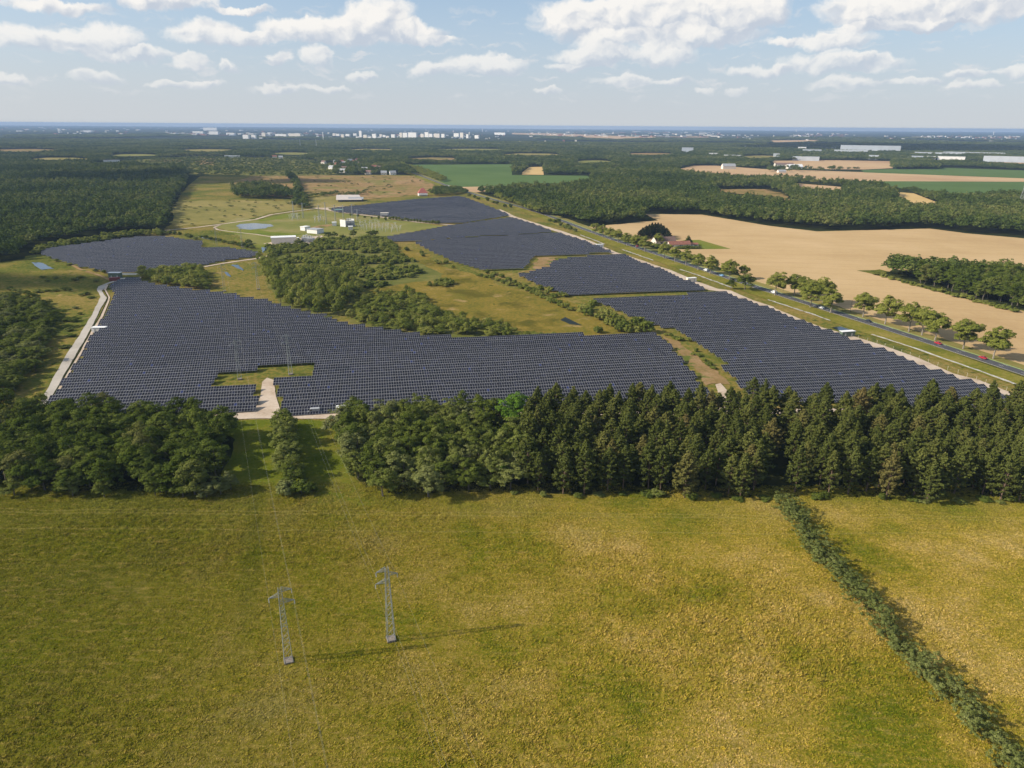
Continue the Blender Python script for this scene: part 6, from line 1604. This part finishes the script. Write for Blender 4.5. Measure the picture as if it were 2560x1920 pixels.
for px, side, paint, kind, lb, toward in [
    ((2447, 898), -1, M_RED, 'car', 'red car nearest the right edge of the view on the road', 1), ((2346, 860), -1, M_RED, 'car', 'second red car on the road, ahead of the dark car', 1), ((2174, 804), -1, M_DBLUE, 'car', 'dark blue car on the road between the avenue trees', 1),
    ((2067, 770), 1, M_SILV, 'car', 'pale silver car on the road under the avenue trees', 0), ((1952, 732), 1, M_SILV, 'van', 'white van on the road left of the pale silver car', 0), ((1810, 690), 1, M_LBLUE, 'car', 'light blue car on the road beside the large dark bushy tree', 0),
    ((1770, 677), 1, M_SILV, 'van', 'white van behind the light blue car on the road', 0), ((1586, 617), -1, M_RED, 'car', 'dark red car on the road in front of the farm', 1), ((1160, 474), -1, M_SILV, 'van', 'white van on the far bend of the road beyond the solar fields', 1), ((1122, 466), 1, M_SILV, 'car', 'small white car on the far road by the green field', 0)]:
    p, a = on_road(px, side)
    car(lb, p, a + (0 if toward else math.pi), paint, kind)
van_p = at(*((640 + 500 / 3.456, 850 + 628 / 3.456)))
car('grey pick-up parked under the front edge of the near solar field', van_p, ROWAZ, M_GREYROOF, 'van', 1.0)
# slim wooden poles by the road
for k, (pp, hpx, lb) in enumerate([(Z8[0:2] and (1920 + 130 / 3.456, 600 + 440 / 3.456), 95, 'wooden pole beside the white van on the road'), ((1920 + 710 / 3.456, 600 + 625 / 3.456), 100, 'wooden pole left of the single avenue trees')]):
    p = at(*pp); root = thing('wooden_pole', lb, 'pole', tuple(p))
    m = MB(); m.bar((0, 0, -0.3), (0, 0, 8.5), 0.14, 6, 0.10); m.build('shaft', M_BARK, root)
    m = MB(); m.bar((-0.7, 0, 8.1), (0.7, 0, 8.1), 0.07, 4); m.build('cross_arm', M_BARK, root)
# wire fence posts along the sand track at the right
fr = thing('wire_fence', 'thin wire fence on pale posts along the track right of the right solar field', 'fence', tuple(at(*Z8([(1225, 1000)])[0])))
fl = dense(W(Z8([(700, 830), (940, 895), (1225, 1000), (1465, 1090), (1640, 1150), (1880, 1240), (2150, 1335)])), 5.0)
qm = MB(); qm.bar((0, 0, -0.2), (0, 0, 2.1), 0.05, 4); qme = qm.mesh('post', M_CREAM)
for p in fl: link('post', qme, fr, (p.x - fr.location.x, p.y - fr.location.y, 0))
m = MB()
for a, b_ in zip(fl, fl[1:]):
    for z in (0.7, 1.3, 1.95): m.bar(a - fr.location + Vector((0, 0, z)), b_ - fr.location + Vector((0, 0, z)), 0.012, 3, caps=False)
tag(m.build('wires', M_STEEL, fr), kind='stuff')

# ------------------------------------------------------------------ clouds added above the view to cast shade on chosen parts of the plain
M_SHADE_CLOUD = bpy.data.materials.new('shade_cloud'); M_SHADE_CLOUD.use_nodes = True
t = NT(M_SHADE_CLOUD.node_tree)
d_ = t.new('ShaderNodeBsdfDiffuse'); d_.inputs['Color'].default_value = (0.9, 0.9, 0.9, 1)
tr = t.new('ShaderNodeBsdfTranslucent'); tr.inputs['Color'].default_value = (0.9, 0.9, 0.9, 1)
ms = t.new('ShaderNodeMixShader'); ms.inputs[0].default_value = 0.3
t.t.links.new(d_.outputs[0], ms.inputs[1]); t.t.links.new(tr.outputs[0], ms.inputs[2])
o = t.new('ShaderNodeOutputMaterial'); t.t.links.new(ms.outputs[0], o.inputs['Surface'])
def shade_cloud(p, sx, sy, seed, alt=1150.0):
    r = np.random.default_rng(seed)
    c = Vector((p.x, p.y, 0)) + SUN_DIR * (alt / SUN_DIR.z)
    bm = bmesh.new()
    for k in range(26):
        a = r.uniform(0, 6.28); q = math.sqrt(r.random())
        x, y = math.cos(a) * q * sx * 0.5, math.sin(a) * q * sy * 0.5
        s = (0.30 - 0.14 * q) * min(sx, sy) * r.uniform(0.7, 1.2)
        mt = Matrix.Translation((x, y, s * 0.25)) @ Matrix.Diagonal((s * 1.25, s * 1.25, s * 0.7, 1))
        bmesh.ops.create_icosphere(bm, subdivisions=3, radius=1.0, matrix=mt)
    for v in bm.verts:
        n = float(fbm(np.array([v.co.x / sx * 11]), np.array([v.co.y / sy * 11 + v.co.z * 0.01]), seed, 3)[0]) - 0.5
        v.co.x += n * sx * 0.16; v.co.y += n * sy * 0.16; v.co.z = max(v.co.z, -10 + n * 30)
    me = bpy.data.meshes.new('shade_cloud'); bm.to_mesh(me); bm.free(); me.materials.append(M_SHADE_CLOUD)
    o = link('shade_cloud', me, loc=c)
    return tag(o, kind='structure')
for k, (px, sx, sy) in enumerate([((330, 450), 330, 330), ((80, 705), 200, 60), ((2270, 372), 2000, 1500), ((720, 452), 220, 110)]):
    shade_cloud(at(*px), sx, sy, 900 + k)

# ------------------------------------------------------------------ air
HZ = bpy.data.materials.new('haze_air'); HZ.use_nodes = True
t = NT(HZ.node_tree)
v = t.new('ShaderNodeVolumePrincipled'); o = t.new('ShaderNodeOutputMaterial')
v.inputs['Color'].default_value = (0.38, 0.54, 0.82, 1.0)
v.inputs['Density'].default_value = 5.6e-5
v.inputs['Anisotropy'].default_value = 0.0
t.t.links.new(v.outputs[0], o.inputs['Volume'])
m = MB(); hx = RIM + 400
top = CAMH + 4
m.box((0, (hx - 3500) / 2, (top - 2.0) / 2), (2 * hx, hx + 3500, top + 2.0))
tag(m.build('haze', HZ), 'thin blue haze over the whole plain', 'haze', kind='stuff')
